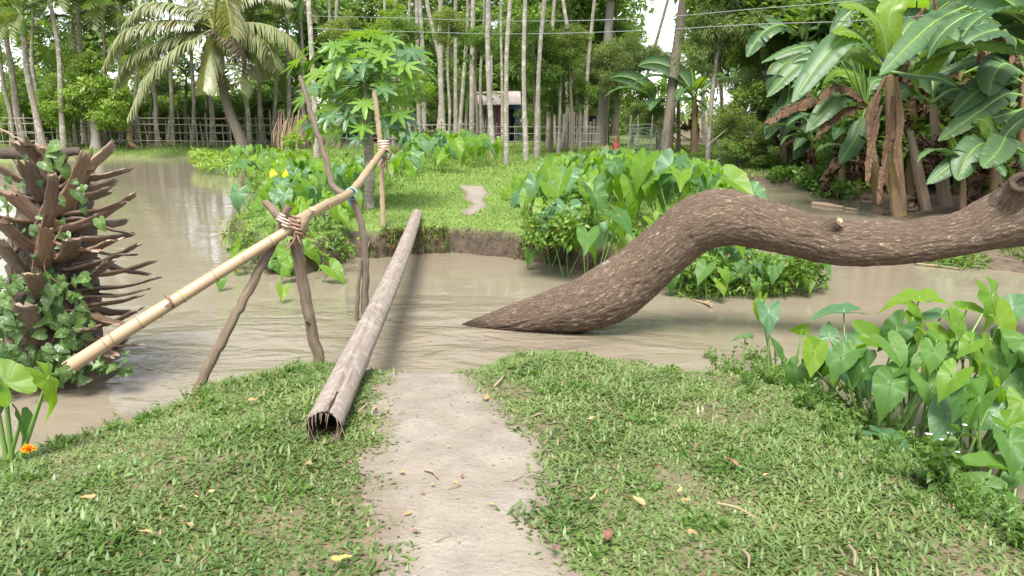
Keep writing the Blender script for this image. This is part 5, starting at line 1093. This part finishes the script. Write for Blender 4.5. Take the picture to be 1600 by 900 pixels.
# ------------------------------------------------------------------ broadleaf and betel-nut trees
CRN={}
for k,(mt,n,L,Wd) in {'broad':(M_broad,3000,.28,.13),'olive':(M_broad2,3000,.26,.12),'bright':(M_bright,2600,.28,.15)}.items():
    CRN[k]=[cloud(n,blob(0,0,0,1.9,1.7,2.2,34,.55,200+i+len(k)*10,.3),L,Wd,210+i+len(k)*10).mesh('crown',mt) for i in range(2)]
CRN['feather']=[cloud(4200,blob(0,0,0,2.0,1.6,1.4,40,.5,260+i,.2),.30,.035,261+i,hang=.5,droop=.3).mesh('crown',M_feather) for i in range(2)]
CRN['darkfeather']=[cloud(3800,blob(0,0,0,2.0,1.6,1.6,36,.5,270+i,.2),.30,.05,271+i,hang=.45,droop=.3).mesh('crown',M_broad2) for i in range(2)]
m=MB(); tube(m,[(0,0,0),(.02,0,.3),(-.015,.01,.65),(0,0,1)],[1.0,.82,.75,.62],9,24,rough=.03); 
def unit_trunk(mt): 
    m=MB(); tube(m,[(0,0,0),(.012,0,.3),(-.01,.01,.65),(0,0,1)],[1.25,.9,.82,.66],9,26,rough=.035); return m
TREES=[]
def trunk_part(t,mat,bx,top,rad,seed):
    r_=np.random.default_rng(seed); m=MB(); d=np.asarray(top)-np.asarray(bx); L=np.linalg.norm(d); w1,w2=r_.normal(0,.012,2)*L
    tube(m,[bx,bx+d*.33+np.array((w1,0,0)),bx+d*.66+np.array((w2,0,0)),top],[rad*1.35,rad*1.02,rad*.95,rad*.85,rad*.7],10,max(14,int(L*3)),rough=.03); world_part(m,'trunk',mat,t)
def betel(px,py,tx,ty,wpx,mat,H=None,seed=0,kind='slim pale betel palm',Y=None,nf=7,fr=1.0,lab=None):
    r_=np.random.default_rng(seed+1000); b=PG(px,py,0) if Y is None else PY(px,py,Y); Y=min(b[1],37) if Y is None else Y; b=PY(px,py,Y); b[2]=Z(b[0],b[1])-.1
    q=PY(tx,ty,Y); 
    if H is not None and H>q[2]: q=b+(q-b)*((H-b[2])/(q[2]-b[2]))
    t=thing('betel_palm',None,'palm tree',b,group='betel palms and slim trunks on the far bank'); rad=wpx*.5*depth(b)/FPX
    trunk_part(t,mat,b,q,rad,seed); TREES.append((px,kind,t,lab)); o=q-b
    m=None
    sh=stalk_between(o-np.array((0,0,.05)),o+nrm(q-b)*.9,rad*(1.0 if kind[0]!='y' else .75),t,CSH,'crownshaft')
    for k in range(nf):
        f=put('frond',AFR[[0,1,1,2,0,3,2,4][k%8]],t); f.location=o+nrm(q-b)*.85; f.rotation_euler=(0,0,r_.uniform(0,.6)+k*6.283/nf); s=r_.uniform(.85,1.15)*fr; f.scale=(s,s,s)
    return t
m=MB(); tube(m,[(0,0,0),(0,0,.3),(0,0,.8),(0,0,1)],[1.0,1.25,.9,.5],9,8); CSH=m.mesh('crownshaft',M_stalk)
T1=[(495,248,482,0,9),(655,150+60,647,0,7),(663,224,658,0,8),(684,219,677,0,8),(693,222,689,0,10),(712,215,718,0,7),(716,219,725,0,7),(737,230,738,0,9),(771,250,774,0,9),(791,259,800,0,8),(822,252,826,0,8),(838,249,845,0,8),(856,233,862,0,7),(878,233,890,0,7),(890,225,897,0,7),(915,232,933,0,7),
    (752,212,754,0,5),(763,214,763,0,5),(785,214,787,0,5),(640,214,636,0,5),(600,205,596,0,6),(614,214,612,0,7),(868,222,871,0,5),(903,222,908,0,5),(945,224,948,0,6),(520,212,514,0,6),(530,225,540,0,7)]
for k,(px,py,tx,ty,wd) in enumerate(T1): betel(px,py,tx,ty,wd*.85,M_pale if k%3 else M_ringed,H=9.5+rng.uniform(-.8,2),seed=k,nf=6)
T2=[(36,218,9,58,10,M_ringed),(69,237,36,52,10,M_ringed),(100,236,78,0,8,M_ringed),(141,205,122,8,9,M_ringed),(188,214,186,40,7,M_pale),(247,227,238,120,7,M_pale),(332,227,326,85,8,M_ringed),(390,233,382,80,7,M_ringed),(18,222,0,90,7,M_ringed),(425,226,432,60,6,M_ringed),(452,224,448,20,7,M_pale),(270,222,266,10,6,M_ringed),(215,222,212,0,6,M_ringed),(300,222,296,20,6,M_ringed),(118,222,114,60,6,M_ringed),(58,222,52,20,6,M_ringed),(408,222,404,-10,6,M_pale),(165,220,160,30,6,M_ringed),(476,222,470,30,6,M_pale)]
for k,(px,py,tx,ty,wd,mt) in enumerate(T2): betel(px,py,tx,ty,wd,mt,seed=100+k,kind='leafy crowned betel palm',nf=9,fr=1.15)
for k in range(16):     # young palms, crowns at eye level under the trees
    px=[15,50,92,130,205,232,262,290,318,360,412,440,470,755,725,600][k]; Y=rng.uniform(38.5,43); top=rng.uniform(120,200) if k<13 else 175
    betel(px,220,px+rng.uniform(-8,8),top,6,M_ringed,seed=150+k,kind='young betel palm with low arching fronds',Y=Y,nf=7,fr=rng.uniform(.7,1.0))
def tree(px,py,tx,ty,wd,mat,crowns,kind,H=None,Y=None,seed=0,lab=None,cat='tree',name='broadleaf_tree'):
    """crowns: (px, py, dY, kind, scale)"""
    b=PG(px,py,0) if Y is None else PY(px,py,Y); b=b.copy(); b[2]=Z(b[0],b[1])-.1; Y=b[1]; q=PY(tx,ty,Y)
    if H is not None and H>q[2]: q=b+(q-b)*((H-b[2])/(q[2]-b[2]))
    t=thing(name,lab,cat,b); rad=wd*.5*depth(b)/FPX; trunk_part(t,mat,b,q,rad,seed+300)
    if lab is None: TREES.append((px,kind,t,None)); t['group']='trees on the far bank'
    r_=np.random.default_rng(seed+700)
    for (cx_,cy_,dy,k,s) in crowns:
        c=PY(cx_,cy_,Y+dy); f=put('crown',CRN[k][r_.integers(2)],t); f.location=c-b; f.rotation_euler=(0,0,r_.uniform(0,6.28)); f.scale=(s,s,s*.95)
        bpt=b+(q-b)*min(1,max(.15,(c[2]-.8-b[2])/(q[2]-b[2]))); stalk_between(bpt-b,c-b,.05*max(.6,s),t,LIMB,'limb')
    return t
m=MB(); tube(m,[(0,0,0),(.6,.3,.5),(0,0,1)],[1,.7,.35],7,10); LIMB=m.mesh('limb',M_brownbark)
tree(150,233,148,170,14,M_greybark,[(100,152,-.3,'bright',.55),(150,140,.3,'bright',.7),(172,168,-.4,'bright',.55),(95,178,0,'bright',.42),(130,108,.2,'bright',.42),(75,165,.2,'bright',.38),(180,150,.2,'bright',.45)],'',Y=None,seed=1,lab='squat light green almond tree with flat leaf tiers beside the fence')
tree(936,228,957,0,14,M_greybark,[(905,60,1,'broad',.8),(940,20,1.5,'broad',.7),(915,-70,0,'broad',1.2)],'',H=10,seed=2,lab='thick grey tree trunk leaning right beside the standing child')
tl=tree(1040,242,1071,0,15,M_cocobark,[],'',H=9.5,seed=3,lab='thick brown leaning palm trunk rising behind the tall taro clump',cat='palm tree',name='leaning_palm')
q=PY(1071,0,tl.location[1]); 
for k in range(9):
    f=put('frond',AFR[[0,1,2,1,2,0,4,2,1][k]],tl); b0=np.array(tl.location); d=q-b0; f.location=d*((9.4-b0[2])/d[2]); f.rotation_euler=(0,0,k*.7); f.scale=(1.7,)*3
tree(1106,255,1126,60,7,M_pale,[(1130,40,0,'feather',.6),(1105,85,.5,'feather',.5)],'',seed=4,H=6.5,lab='thin pale leaning sapling between the two far banana plants')
tree(1188,225,1190,0,17,M_greybark,[(1190,-90,0,'broad',1.2)],'',H=9,seed=5,Y=24,lab='smooth grey forked trunk standing above the dark bushes')
tree(985,238,1045,0,5,M_brownbark,[(1045,-60,0,'darkfeather',.6)],'',Y=38,H=9,seed=6,lab='thin dark trunk slanting across the gap of sky')
# light airy bamboo-like foliage around the gap of sky
tree(965,225,962,110,7,M_brownbark,[(945,95,0,'feather',.6),(980,85,-.5,'feather',.62),(1012,90,.5,'feather',.5),(925,112,.3,'feather',.45),(960,122,-.6,'feather',.5),(1035,95,.6,'feather',.42)],'',Y=35,seed=7,lab='airy bush with drooping narrow leaves overhanging the lane')
tree(1060,225,1060,150,6,M_brownbark,[(1000,178,0,'feather',.42),(1020,158,.3,'bright',.4),(990,160,.5,'bright',.32),(1032,192,-.3,'feather',.42),(1012,195,-.2,'bright',.3)],'',Y=31,seed=8,lab='pale leaved shrub above the netting fence')
tree(1150,258,1150,190,8,M_brownbark,[(1150,185,0,'darkfeather',.42),(1185,165,.2,'broad',.4),(1212,140,.6,'olive',.4),(1172,212,-.3,'darkfeather',.36),(1220,190,.5,'broad',.36),(1195,236,-.3,'broad',.26),(1148,232,-.3,'broad',.24),(1232,238,-.2,'broad',.26),(1165,130,.8,'feather',.35),(1125,205,.9,'bright',.2)],'',Y=23,seed=9,lab='dark creeper covered bush at the head of the right channel')
tree(1235,240,1230,120,8,M_brownbark,[(1230,90,0,'darkfeather',.6),(1260,50,.5,'darkfeather',.7),(1245,130,0,'broad',.4),(1290,110,1,'broad',.6),(1210,50,1,'olive',.7)],'',Y=24,seed=10,lab='feathery dark tree between the grey forked trunk and the bananas')
BG=[(405,40,45,'broad',1.2),(520,30,38,'broad',1.1),(545,75,40,'broad',1.1),(470,110,42,'broad',.9),(575,20,42,'olive',1.3),(610,45,40,'olive',1.2),(640,95,38,'broad',1.1),(625,150,36,'broad',1.0),(660,170,40,'broad',1.0),(700,60,46,'broad',1.5),(740,25,44,'broad',1.4),(735,110,46,'olive',1.3),(780,80,46,'broad',1.5),(700,150,42,'broad',1.0),(800,30,40,'broad',1.3),(830,70,38,'broad',1.2),(850,110,36,'broad',1.0),(835,150,38,'broad',.9),(880,60,38,'broad',1.2),(905,110,36,'broad',1.1),(870,140,36,'broad',1.0),(920,150,34,'broad',.9),(940,40,40,'broad',1.2),(955,120,42,'broad',.8),(600,175,33,'broad',.9),(560,200,34,'broad',.8),(440,150,40,'broad',.9),(480,190,40,'broad',.8),(280,170,40,'olive',.8),(240,195,42,'bright',.5),(280,195,38,'bright',.45),(390,195,40,'bright',.5),(60,190,42,'bright',.6),(120,60,48,'broad',1.2),(200,60,50,'olive',1.2),(40,100,48,'broad',1.1),(1100,40,30,'darkfeather',1.1),(1130,100,26,'olive',.9),(1160,30,28,'broad',1.1),(1200,100,26,'broad',1.0),(1320,40,24,'broad',1.4),(1400,30,26,'broad',1.6),(1480,40,24,'broad',1.5),(1560,30,24,'broad',1.6),(1620,80,20,'broad',1.3),(1290,170,22,'broad',.9),(1450,180,20,'broad',1.1),(1540,190,19,'broad',1.1),(1600,220,17,'broad',.9),(1400,230,19,'broad',.9),(842,120,29,'broad',.36),(835,62,29,'broad',.42),(872,100,30,'broad',.4),(893,70,30,'olive',.38),(905,150,31,'broad',.34),(862,160,31,'broad',.3),(700,40,31,'olive',.36),(745,70,31,'broad',.36),(625,60,29,'broad',.4),(650,140,29,'bright',.3),(600,150,28,'broad',.36),(530,60,32,'olive',.4),(885,80,33,'bright',.25),(838,128,33,'bright',.2),(615,25,36,'bright',.35)]
for k,(px,py,Y,kd,s) in enumerate(BG):
    if px<1000 and s>.4 and Y>32.5: Y=Y*1.12+6+(8 if 690<px<840 else 0); s*=1.12
    elif 1000<=px<1300: Y*=1.35; s*=.8; kd='bright' if k%4==0 else kd
    ty=min(py+5,195)
    if kd=='bright' and s<.4: pass
    tree(px,240,px+rng.uniform(-6,6),ty-10,4+2*s,M_brownbark if k%2 else M_pale,[(px,py,0,kd,s),(px+rng.uniform(-40,40)*s,py+rng.uniform(-55,35)*s,.8,kd,s*.8)]+([(px+rng.uniform(-50,50)*s,py-60*s,-.6,kd,s*.8)] if s>.7 else []),{'broad':'dark leafy tree','olive':'olive leaved tree','bright':'light green leafy shrub tree','darkfeather':'feathery dark leaved tree'}[kd],Y=Y,seed=20+k)
for k in range(22):
    px=-30+k*24+rng.uniform(-8,8); tree(px,228,px,200,4,M_brownbark,[(px,rng.uniform(188,212),0,'broad' if k%3 else 'olive',rng.uniform(.5,.75)),(px+rng.uniform(-12,12),rng.uniform(165,190),.5,'broad',rng.uniform(.5,.7))],'dark bushy shrub behind the bamboo fence',Y=rng.uniform(40,44),seed=120+k)
for k in range(14):
    px=640+k*21+rng.uniform(-8,8)
    if 735<px<825: continue
    tree(px,228,px,200,4,M_brownbark,[(px,rng.uniform(195,215),0,'broad',rng.uniform(.4,.6)),(px+5,rng.uniform(170,190),.5,'olive',rng.uniform(.4,.6))],'low leafy shrub between the pale trunks',Y=rng.uniform(39,43),seed=150+k)
# far-off wood behind everything, one mass
r_=np.random.default_rng(12); cl=[]
for k in range(520):
    x=r_.uniform(-75,75); y=r_.uniform(55,78); z=r_.uniform(.3,12)*r_.uniform(.5,1); gap=abs(x/(y/61)-12.5)<2.6 and z>4.5
    gap|=(x<-14 and z>3.5 and r_.random()<.55)
    if gap: continue
    cl.append(((x,y,z),r_.uniform(.9,1.9)))
tag(cloud(26000,cl,.62,.34,13).build('distant_wood',M_broad),'dark wood closing the view behind the far trees','wood',kind='stuff')

# ------------------------------------------------------------------ bamboo fences
def fence(label,pts,h,rails,sp,seed,Yoff=0):
    r_=np.random.default_rng(seed); P=[PG(a,b,0) for a,b in pts]; C=spline(np.array(P),200); L=np.concatenate([[0],np.cumsum(np.linalg.norm(np.diff(C,axis=0),axis=1))])
    t=thing('bamboo_fence',label,'fence',C[0]); s=0; o=np.array(t.location)
    while s<L[-1]:
        p=np.array([np.interp(s,L,C[:,k]) for k in range(3)]); p[2]=Z(p[0],p[1])-.05; q=p+np.array((r_.normal(0,.07),r_.normal(0,.05),h*r_.uniform(.75,1.2))); stalk_between(p-o,q-o,r_.uniform(.018,.035),t,FPOST,'post'); s+=sp*r_.uniform(.6,1.4)
    nseg=max(1,int(L[-1]/4))
    for f in rails:
        for k in range(nseg):
            a=np.array([np.interp(L[-1]*k/nseg-.2,L,C[:,j]) for j in range(3)]); b=np.array([np.interp(L[-1]*(k+1)/nseg+.2,L,C[:,j]) for j in range(3)])
            a[2]=Z(a[0],a[1])+h*f+r_.normal(0,.03); b[2]=Z(b[0],b[1])+h*f+r_.normal(0,.03); a[1]-=.04; b[1]-=.04; stalk_between(a-o,b-o,.022,t,FPOST,'rail')
m=MB(); tube(m,[(0,0,0),(0,.0,.5),(0,0,1)],[1,1,.85],7,5); FPOST=m.mesh('fence_lath',M_fence)
fence('long grey bamboo fence with lath rails behind the far bank on the left',[(-60,229),(60,231),(200,232),(330,232),(490,231)],1.45,(.22,.5,.75,.95),.34,1)
fence('low grey lath fence between the trunks left of the house',[(500,229),(620,230),(745,231)],1.15,(.35,.65,.92),.38,2)
fence('broken lath fence in front of the pink house and dark shed',[(755,231),(850,230),(925,233)],1.1,(.3,.6,.9),.45,3)
# dry frond heaps
for k,(px,lab) in enumerate(((478,'heap of brown dry fronds leaning on the fence below the coconut palm'),(444,'narrow heap of dry fronds on the fence just right of the coconut trunk'))):
    b=PG(px,234,0); t=thing('dry_frond_heap',lab,'dry fronds',b)
    wd=1.1 if k==0 else .35; n=190 if k==0 else 70; m=MB()
    for q in range(n):
        x0=rng.uniform(-wd,wd); h=rng.uniform(.9,1.7)*(1-.25*abs(x0)/wd); p=np.array((x0*.8,rng.uniform(-.1,.15),h)); e=np.array((x0+rng.normal(0,.14),rng.uniform(-.35,.1),rng.uniform(0,.3))); w2=rng.uniform(.012,.03); md=(p+e)/2+np.array((rng.normal(0,.05),-.06,0)); sx=np.array((w2,rng.normal(0,w2),0))
        m.add([p-sx*.5,p+sx*.5,md+sx,md-sx,e],F4=[(0,1,2,3)],F3=[(3,2,4)],tint=rng.random()*.94)
    m.build('hanging_leaflets',M_dry,t)['kind']='stuff'
    for q in range(7 if k==0 else 3):
        x0=rng.uniform(-wd,wd); m=MB(); tube(m,[(x0*.6,0,1.75),(x0*.8,-.15,1.0),(x0,-.3,.05)],[.015,.02,.035],6,10); m.build('midrib',M_fibre,t)
b=PG(205,232,0); t=thing('palm_sheath','curled tan palm sheath propped against the left bamboo fence','palm sheath',b); m=MB(); tube(m,[(.5,0,0.02),(.12,0,.12),(-.05,0,.5),(.1,0,1.1),(.16,0,1.35)],[.03,.13,.12,.07,.02],9,18); m.build('sheath',M_litter,t)
# netting fence at the lane
nb=thing('netting_fence','grey green netting fence bent over sticks at the lane','fence',PG(1002,245,0)); m=MB()
for j in range(16):
    zz=.05+j*.075; tube(m,[(-.5,.0,zz),(-.1,-.1+rng.normal(0,.05),zz+rng.normal(0,.05)),(.4,.05,zz+rng.normal(0,.05)),(.8,.2,zz*.8)],.008,4,8,caps=False)
for j in range(15):
    xx=-.5+j*.093; tube(m,[(xx,-.04,.03),(xx+rng.normal(0,.06),-.05,.6),(xx+rng.normal(0,.1),.0,1.2-.3*j/15)],.008,4,6,caps=False)
m.build('net',M_net,nb)
for j in range(4):
    m=MB(); tube(m,[(-.5+j*.42,.02,0),(-.48+j*.42+rng.normal(0,.1),.02,1.5)],[.03,.02],7); m.build('post',M_fence,nb)

# ------------------------------------------------------------------ house
hb=PG(779,231,0); hs_=thing('small_house','small pink and blue house with pale tin roof behind the trunks','house',hb); Yh=44.0
def hp(px,py,dy=0): return PY(px,py,Yh+dy)-hb
def hbox(name,x0,y0,x1,y1,d0,d1,mat):
    a=hp(x0,y0); b=hp(x1,y1); m=MB(); box(m,((a[0]+b[0])/2,a[1]+(d0+d1)/2,(a[2]+b[2])/2),(abs(b[0]-a[0]),abs(d1-d0),abs(a[2]-b[2]))); return m.build(name,mat,hs_,False)
hbox('wall',744,163,775,222,.0,3,M_whitewall); hbox('pink_wall',775.2,163,793,222,-.02,3,M_pink); hbox('blue_wall',793.2,163,812,222,.3,3,M_blue)
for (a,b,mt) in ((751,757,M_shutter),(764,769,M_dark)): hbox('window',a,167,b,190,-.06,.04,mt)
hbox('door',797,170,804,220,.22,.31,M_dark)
for x in (806,811): hbox('post',x,163,x+2,222,-.9,-.8,M_blue)
hbox('veranda_floor',742,222,814,230,-1.2,3,M_whitewall)
for j in range(9):
    x0=743+j*7.8; m=MB(); a=hp(x0,163); b=hp(x0+7.9,163); xs=np.linspace(a[0],b[0]+.01,13); V=[]
    for (yy,zz) in ((-1.5,a[2]-.05),(1.6,a[2]+.75)):
        for i,x_ in enumerate(xs): V.append((x_,a[1]+yy,zz+.025*math.cos(i*math.pi)+.004*j%2))
    m.add(V,F4=[(i,i+1,14+i,13+i) for i in range(12)]); m.build('roof_sheet',M_tin,hs_,False)
hbox('red_bucket',664,207,669,213,-3,-2.8,M_redcan) if False else None
rb=PG(667,222,0); t=thing('red_bucket','small red plastic bucket behind the low fence','bucket',PY(667,214,33)); m=MB(); tube(m,[(0,0,0),(0,0,.25)],[.11,.15],12,6); m.build('body',M_redcan,t); m=MB(); tube(m,[(-.15,0,.25),(0,0,.38),(.15,0,.25)],.008,5,9); m.build('handle',M_wire,t)
# shed of upright boards right of the house
sb=thing('board_shed','dark shed of weathered upright boards beside the thick grey trunk','shed',PY(930,232,36)); 
def sbp(px,py,dy): return PY(px,py,36+dy)-np.array(sb.location)
for j in range(14):
    a=sbp(880+j*5.2,238,0); h=rng.uniform(1.4,2.0); m=MB(); box(m,(a[0],a[1]+rng.uniform(-.03,.03),a[2]+h/2),(.12,.03,h)); m.build('board',M_fence,sb,False)
a=sbp(878,238,0); b=sbp(952,238,0); m=MB(); box(m,((a[0]+b[0])/2,a[1]+1.2,a[2]+.85),(b[0]-a[0],2.0,1.7)); m.build('dark_inside',M_dark,sb,False)  # solid near-black box: shade inside the shed put into its colour
# ------------------------------------------------------------------ wires
for k,(pts,lab) in enumerate((([(480,25),(620,28),(800,33),(1000,29),(1180,14),(1330,2),(1500,-18)],'upper pale overhead cable crossing the sky gap'),([(480,44),(620,49),(800,53),(1000,48),(1180,38),(1330,33),(1500,20)],'lower pale overhead cable crossing the sky gap'))):
    m=MB(); tube(m,[PY(a,b,np.interp(a,[480,1500],[30,14])) for a,b in pts],.009,5,60); tag(m.build('overhead_cable',M_wire),lab,'cable')

# ------------------------------------------------------------------ children in the lane
def child(label,base,h,pose,skirt=True,rz=0):
    t=thing('person',label,'person',base,rz); s=h/1.2
    J={'pel':(0,0,.60),'wai':(0,-.01,.72),'che':(0,-.01,.86),'nec':(0,0,.99),'hd0':(0,-.005,1.06),'hd1':(0,-.01,1.15),
       'lh':(.075,0,.57),'lk':(.08,-.02,.31),'la':(.08,.01,.06),'lf':(.085,-.10,.025),'rh':(-.075,0,.57),'rk':(-.08,-.01,.31),'ra':(-.08,.02,.06),'rf':(-.085,-.09,.025),
       'ls':(.13,0,.94),'le':(.17,.02,.74),'lw':(.16,-.04,.56),'lhd':(.155,-.05,.49),'rs':(-.13,0,.94),'re':(-.17,.02,.74),'rw':(-.15,-.06,.57),'rhd':(-.145,-.07,.50)}
    RD={'pel':.095,'wai':.085,'che':.105,'nec':.04,'hd0':.068,'hd1':.075,'lh':.062,'lk':.045,'la':.03,'lf':.026,'rh':.062,'rk':.045,'ra':.03,'rf':.026,'ls':.042,'le':.032,'lw':.024,'lhd':.022,'rs':.042,'re':.032,'rw':.024,'rhd':.022}
    J.update(pose); names=list(J); E=[('pel','wai'),('wai','che'),('che','nec'),('nec','hd0'),('hd0','hd1'),('pel','lh'),('lh','lk'),('lk','la'),('la','lf'),('pel','rh'),('rh','rk'),('rk','ra'),('ra','rf'),('che','ls'),('ls','le'),('le','lw'),('lw','lhd'),('che','rs'),('rs','re'),('re','rw'),('rw','rhd')]
    me=bpy.data.meshes.new('body'); me.from_pydata([tuple(c*s for c in J[n]) for n in names],[(names.index(a),names.index(b)) for a,b in E],[])
    o=put('body',me,t); me.materials.append(M_skin); sk=o.modifiers.new('skin','SKIN'); su=o.modifiers.new('sub','SUBSURF'); su.levels=su.render_levels=2
    for i,n in enumerate(names):
        v=me.skin_vertices[0].data[i]; v.radius=(RD[n]*s,RD[n]*s); v.use_root=(n=='pel')
    H=np.array(J['hd1'])*s; m=MB(); tube(m,[H+np.array((0,.01,-.06))*s,H+np.array((0,.012,0))*s,H+np.array((0,.006,.05))*s,H+np.array((0,0,.078))*s],[.055*s,.083*s,.07*s,.02*s],12,10); m.build('hair',M_hair,t)
    m=MB(); 
    for sg in (-1,1):
        e=H+np.array((sg*.028,-.068,-.015))*s; tube(m,[e,e+np.array((0,-.008,0))*s],[.010*s,.006*s],6)
    m.build('eyes',M_hair,t)
    P=np.array(J['pel'])*s; kn=(np.array(J['lk'])+np.array(J['rk']))/2*s; m=MB(); tube(m,[P+np.array((0,0,.10))*s,P,(P+kn)/2,kn-np.array((0,0,.06))*s],[.092*s,.125*s,.14*s,.155*s],14,12,caps=False,rough=.03); m.build('skirt' if skirt else 'shorts',M_red,t)
    return t
b=PG(961,246,0); child('bare chested child standing in the lane in a maroon wrap',b,40*depth(b)/FPX,{},rz=R(35))
b=PG(946,246,0); c2=child('child crouching in maroon clothes left of the standing child',b,38*depth(b)/FPX,{'pel':(0,.05,.22),'wai':(0,.0,.36),'che':(0,-.05,.50),'nec':(0,-.08,.61),'hd0':(0,-.10,.67),'hd1':(0,-.11,.76),'lh':(.075,.04,.2),'lk':(.12,-.18,.33),'la':(.1,-.06,.06),'lf':(.1,-.16,.025),'rh':(-.075,.04,.2),'rk':(-.12,-.18,.33),'ra':(-.1,-.06,.06),'rf':(-.1,-.16,.025),'ls':(.13,-.06,.56),'le':(.17,-.16,.42),'lw':(.12,-.26,.34),'lhd':(.1,-.3,.31),'rs':(-.13,-.06,.56),'re':(-.17,-.16,.42),'rw':(-.12,-.26,.34),'rhd':(-.1,-.3,.31)},rz=R(-20))

# ------------------------------------------------------------------ labels of the background trees: counted from landmarks
LMK=[(-200,'left edge'),(384,'coconut palm'),(577,'papaya tree'),(779,'pink house'),(1040,'leaning palm'),(1300,'slender banana')]
ORD=['first','second','third','fourth','fifth','sixth','seventh','eighth','ninth','tenth','eleventh','twelfth','thirteenth','fourteenth','fifteenth','sixteenth','seventeenth','eighteenth','nineteenth','twentieth']
cnt_={}
for px,kind,t,lab in sorted(TREES,key=lambda q:q[0]):
    l=[n for a,n in LMK if a<=px][-1]; c=cnt_.get((kind,l),0); cnt_[(kind,l)]=c+1
    t['label']=f'{kind}, {ORD[c]} to the right of the {l}'
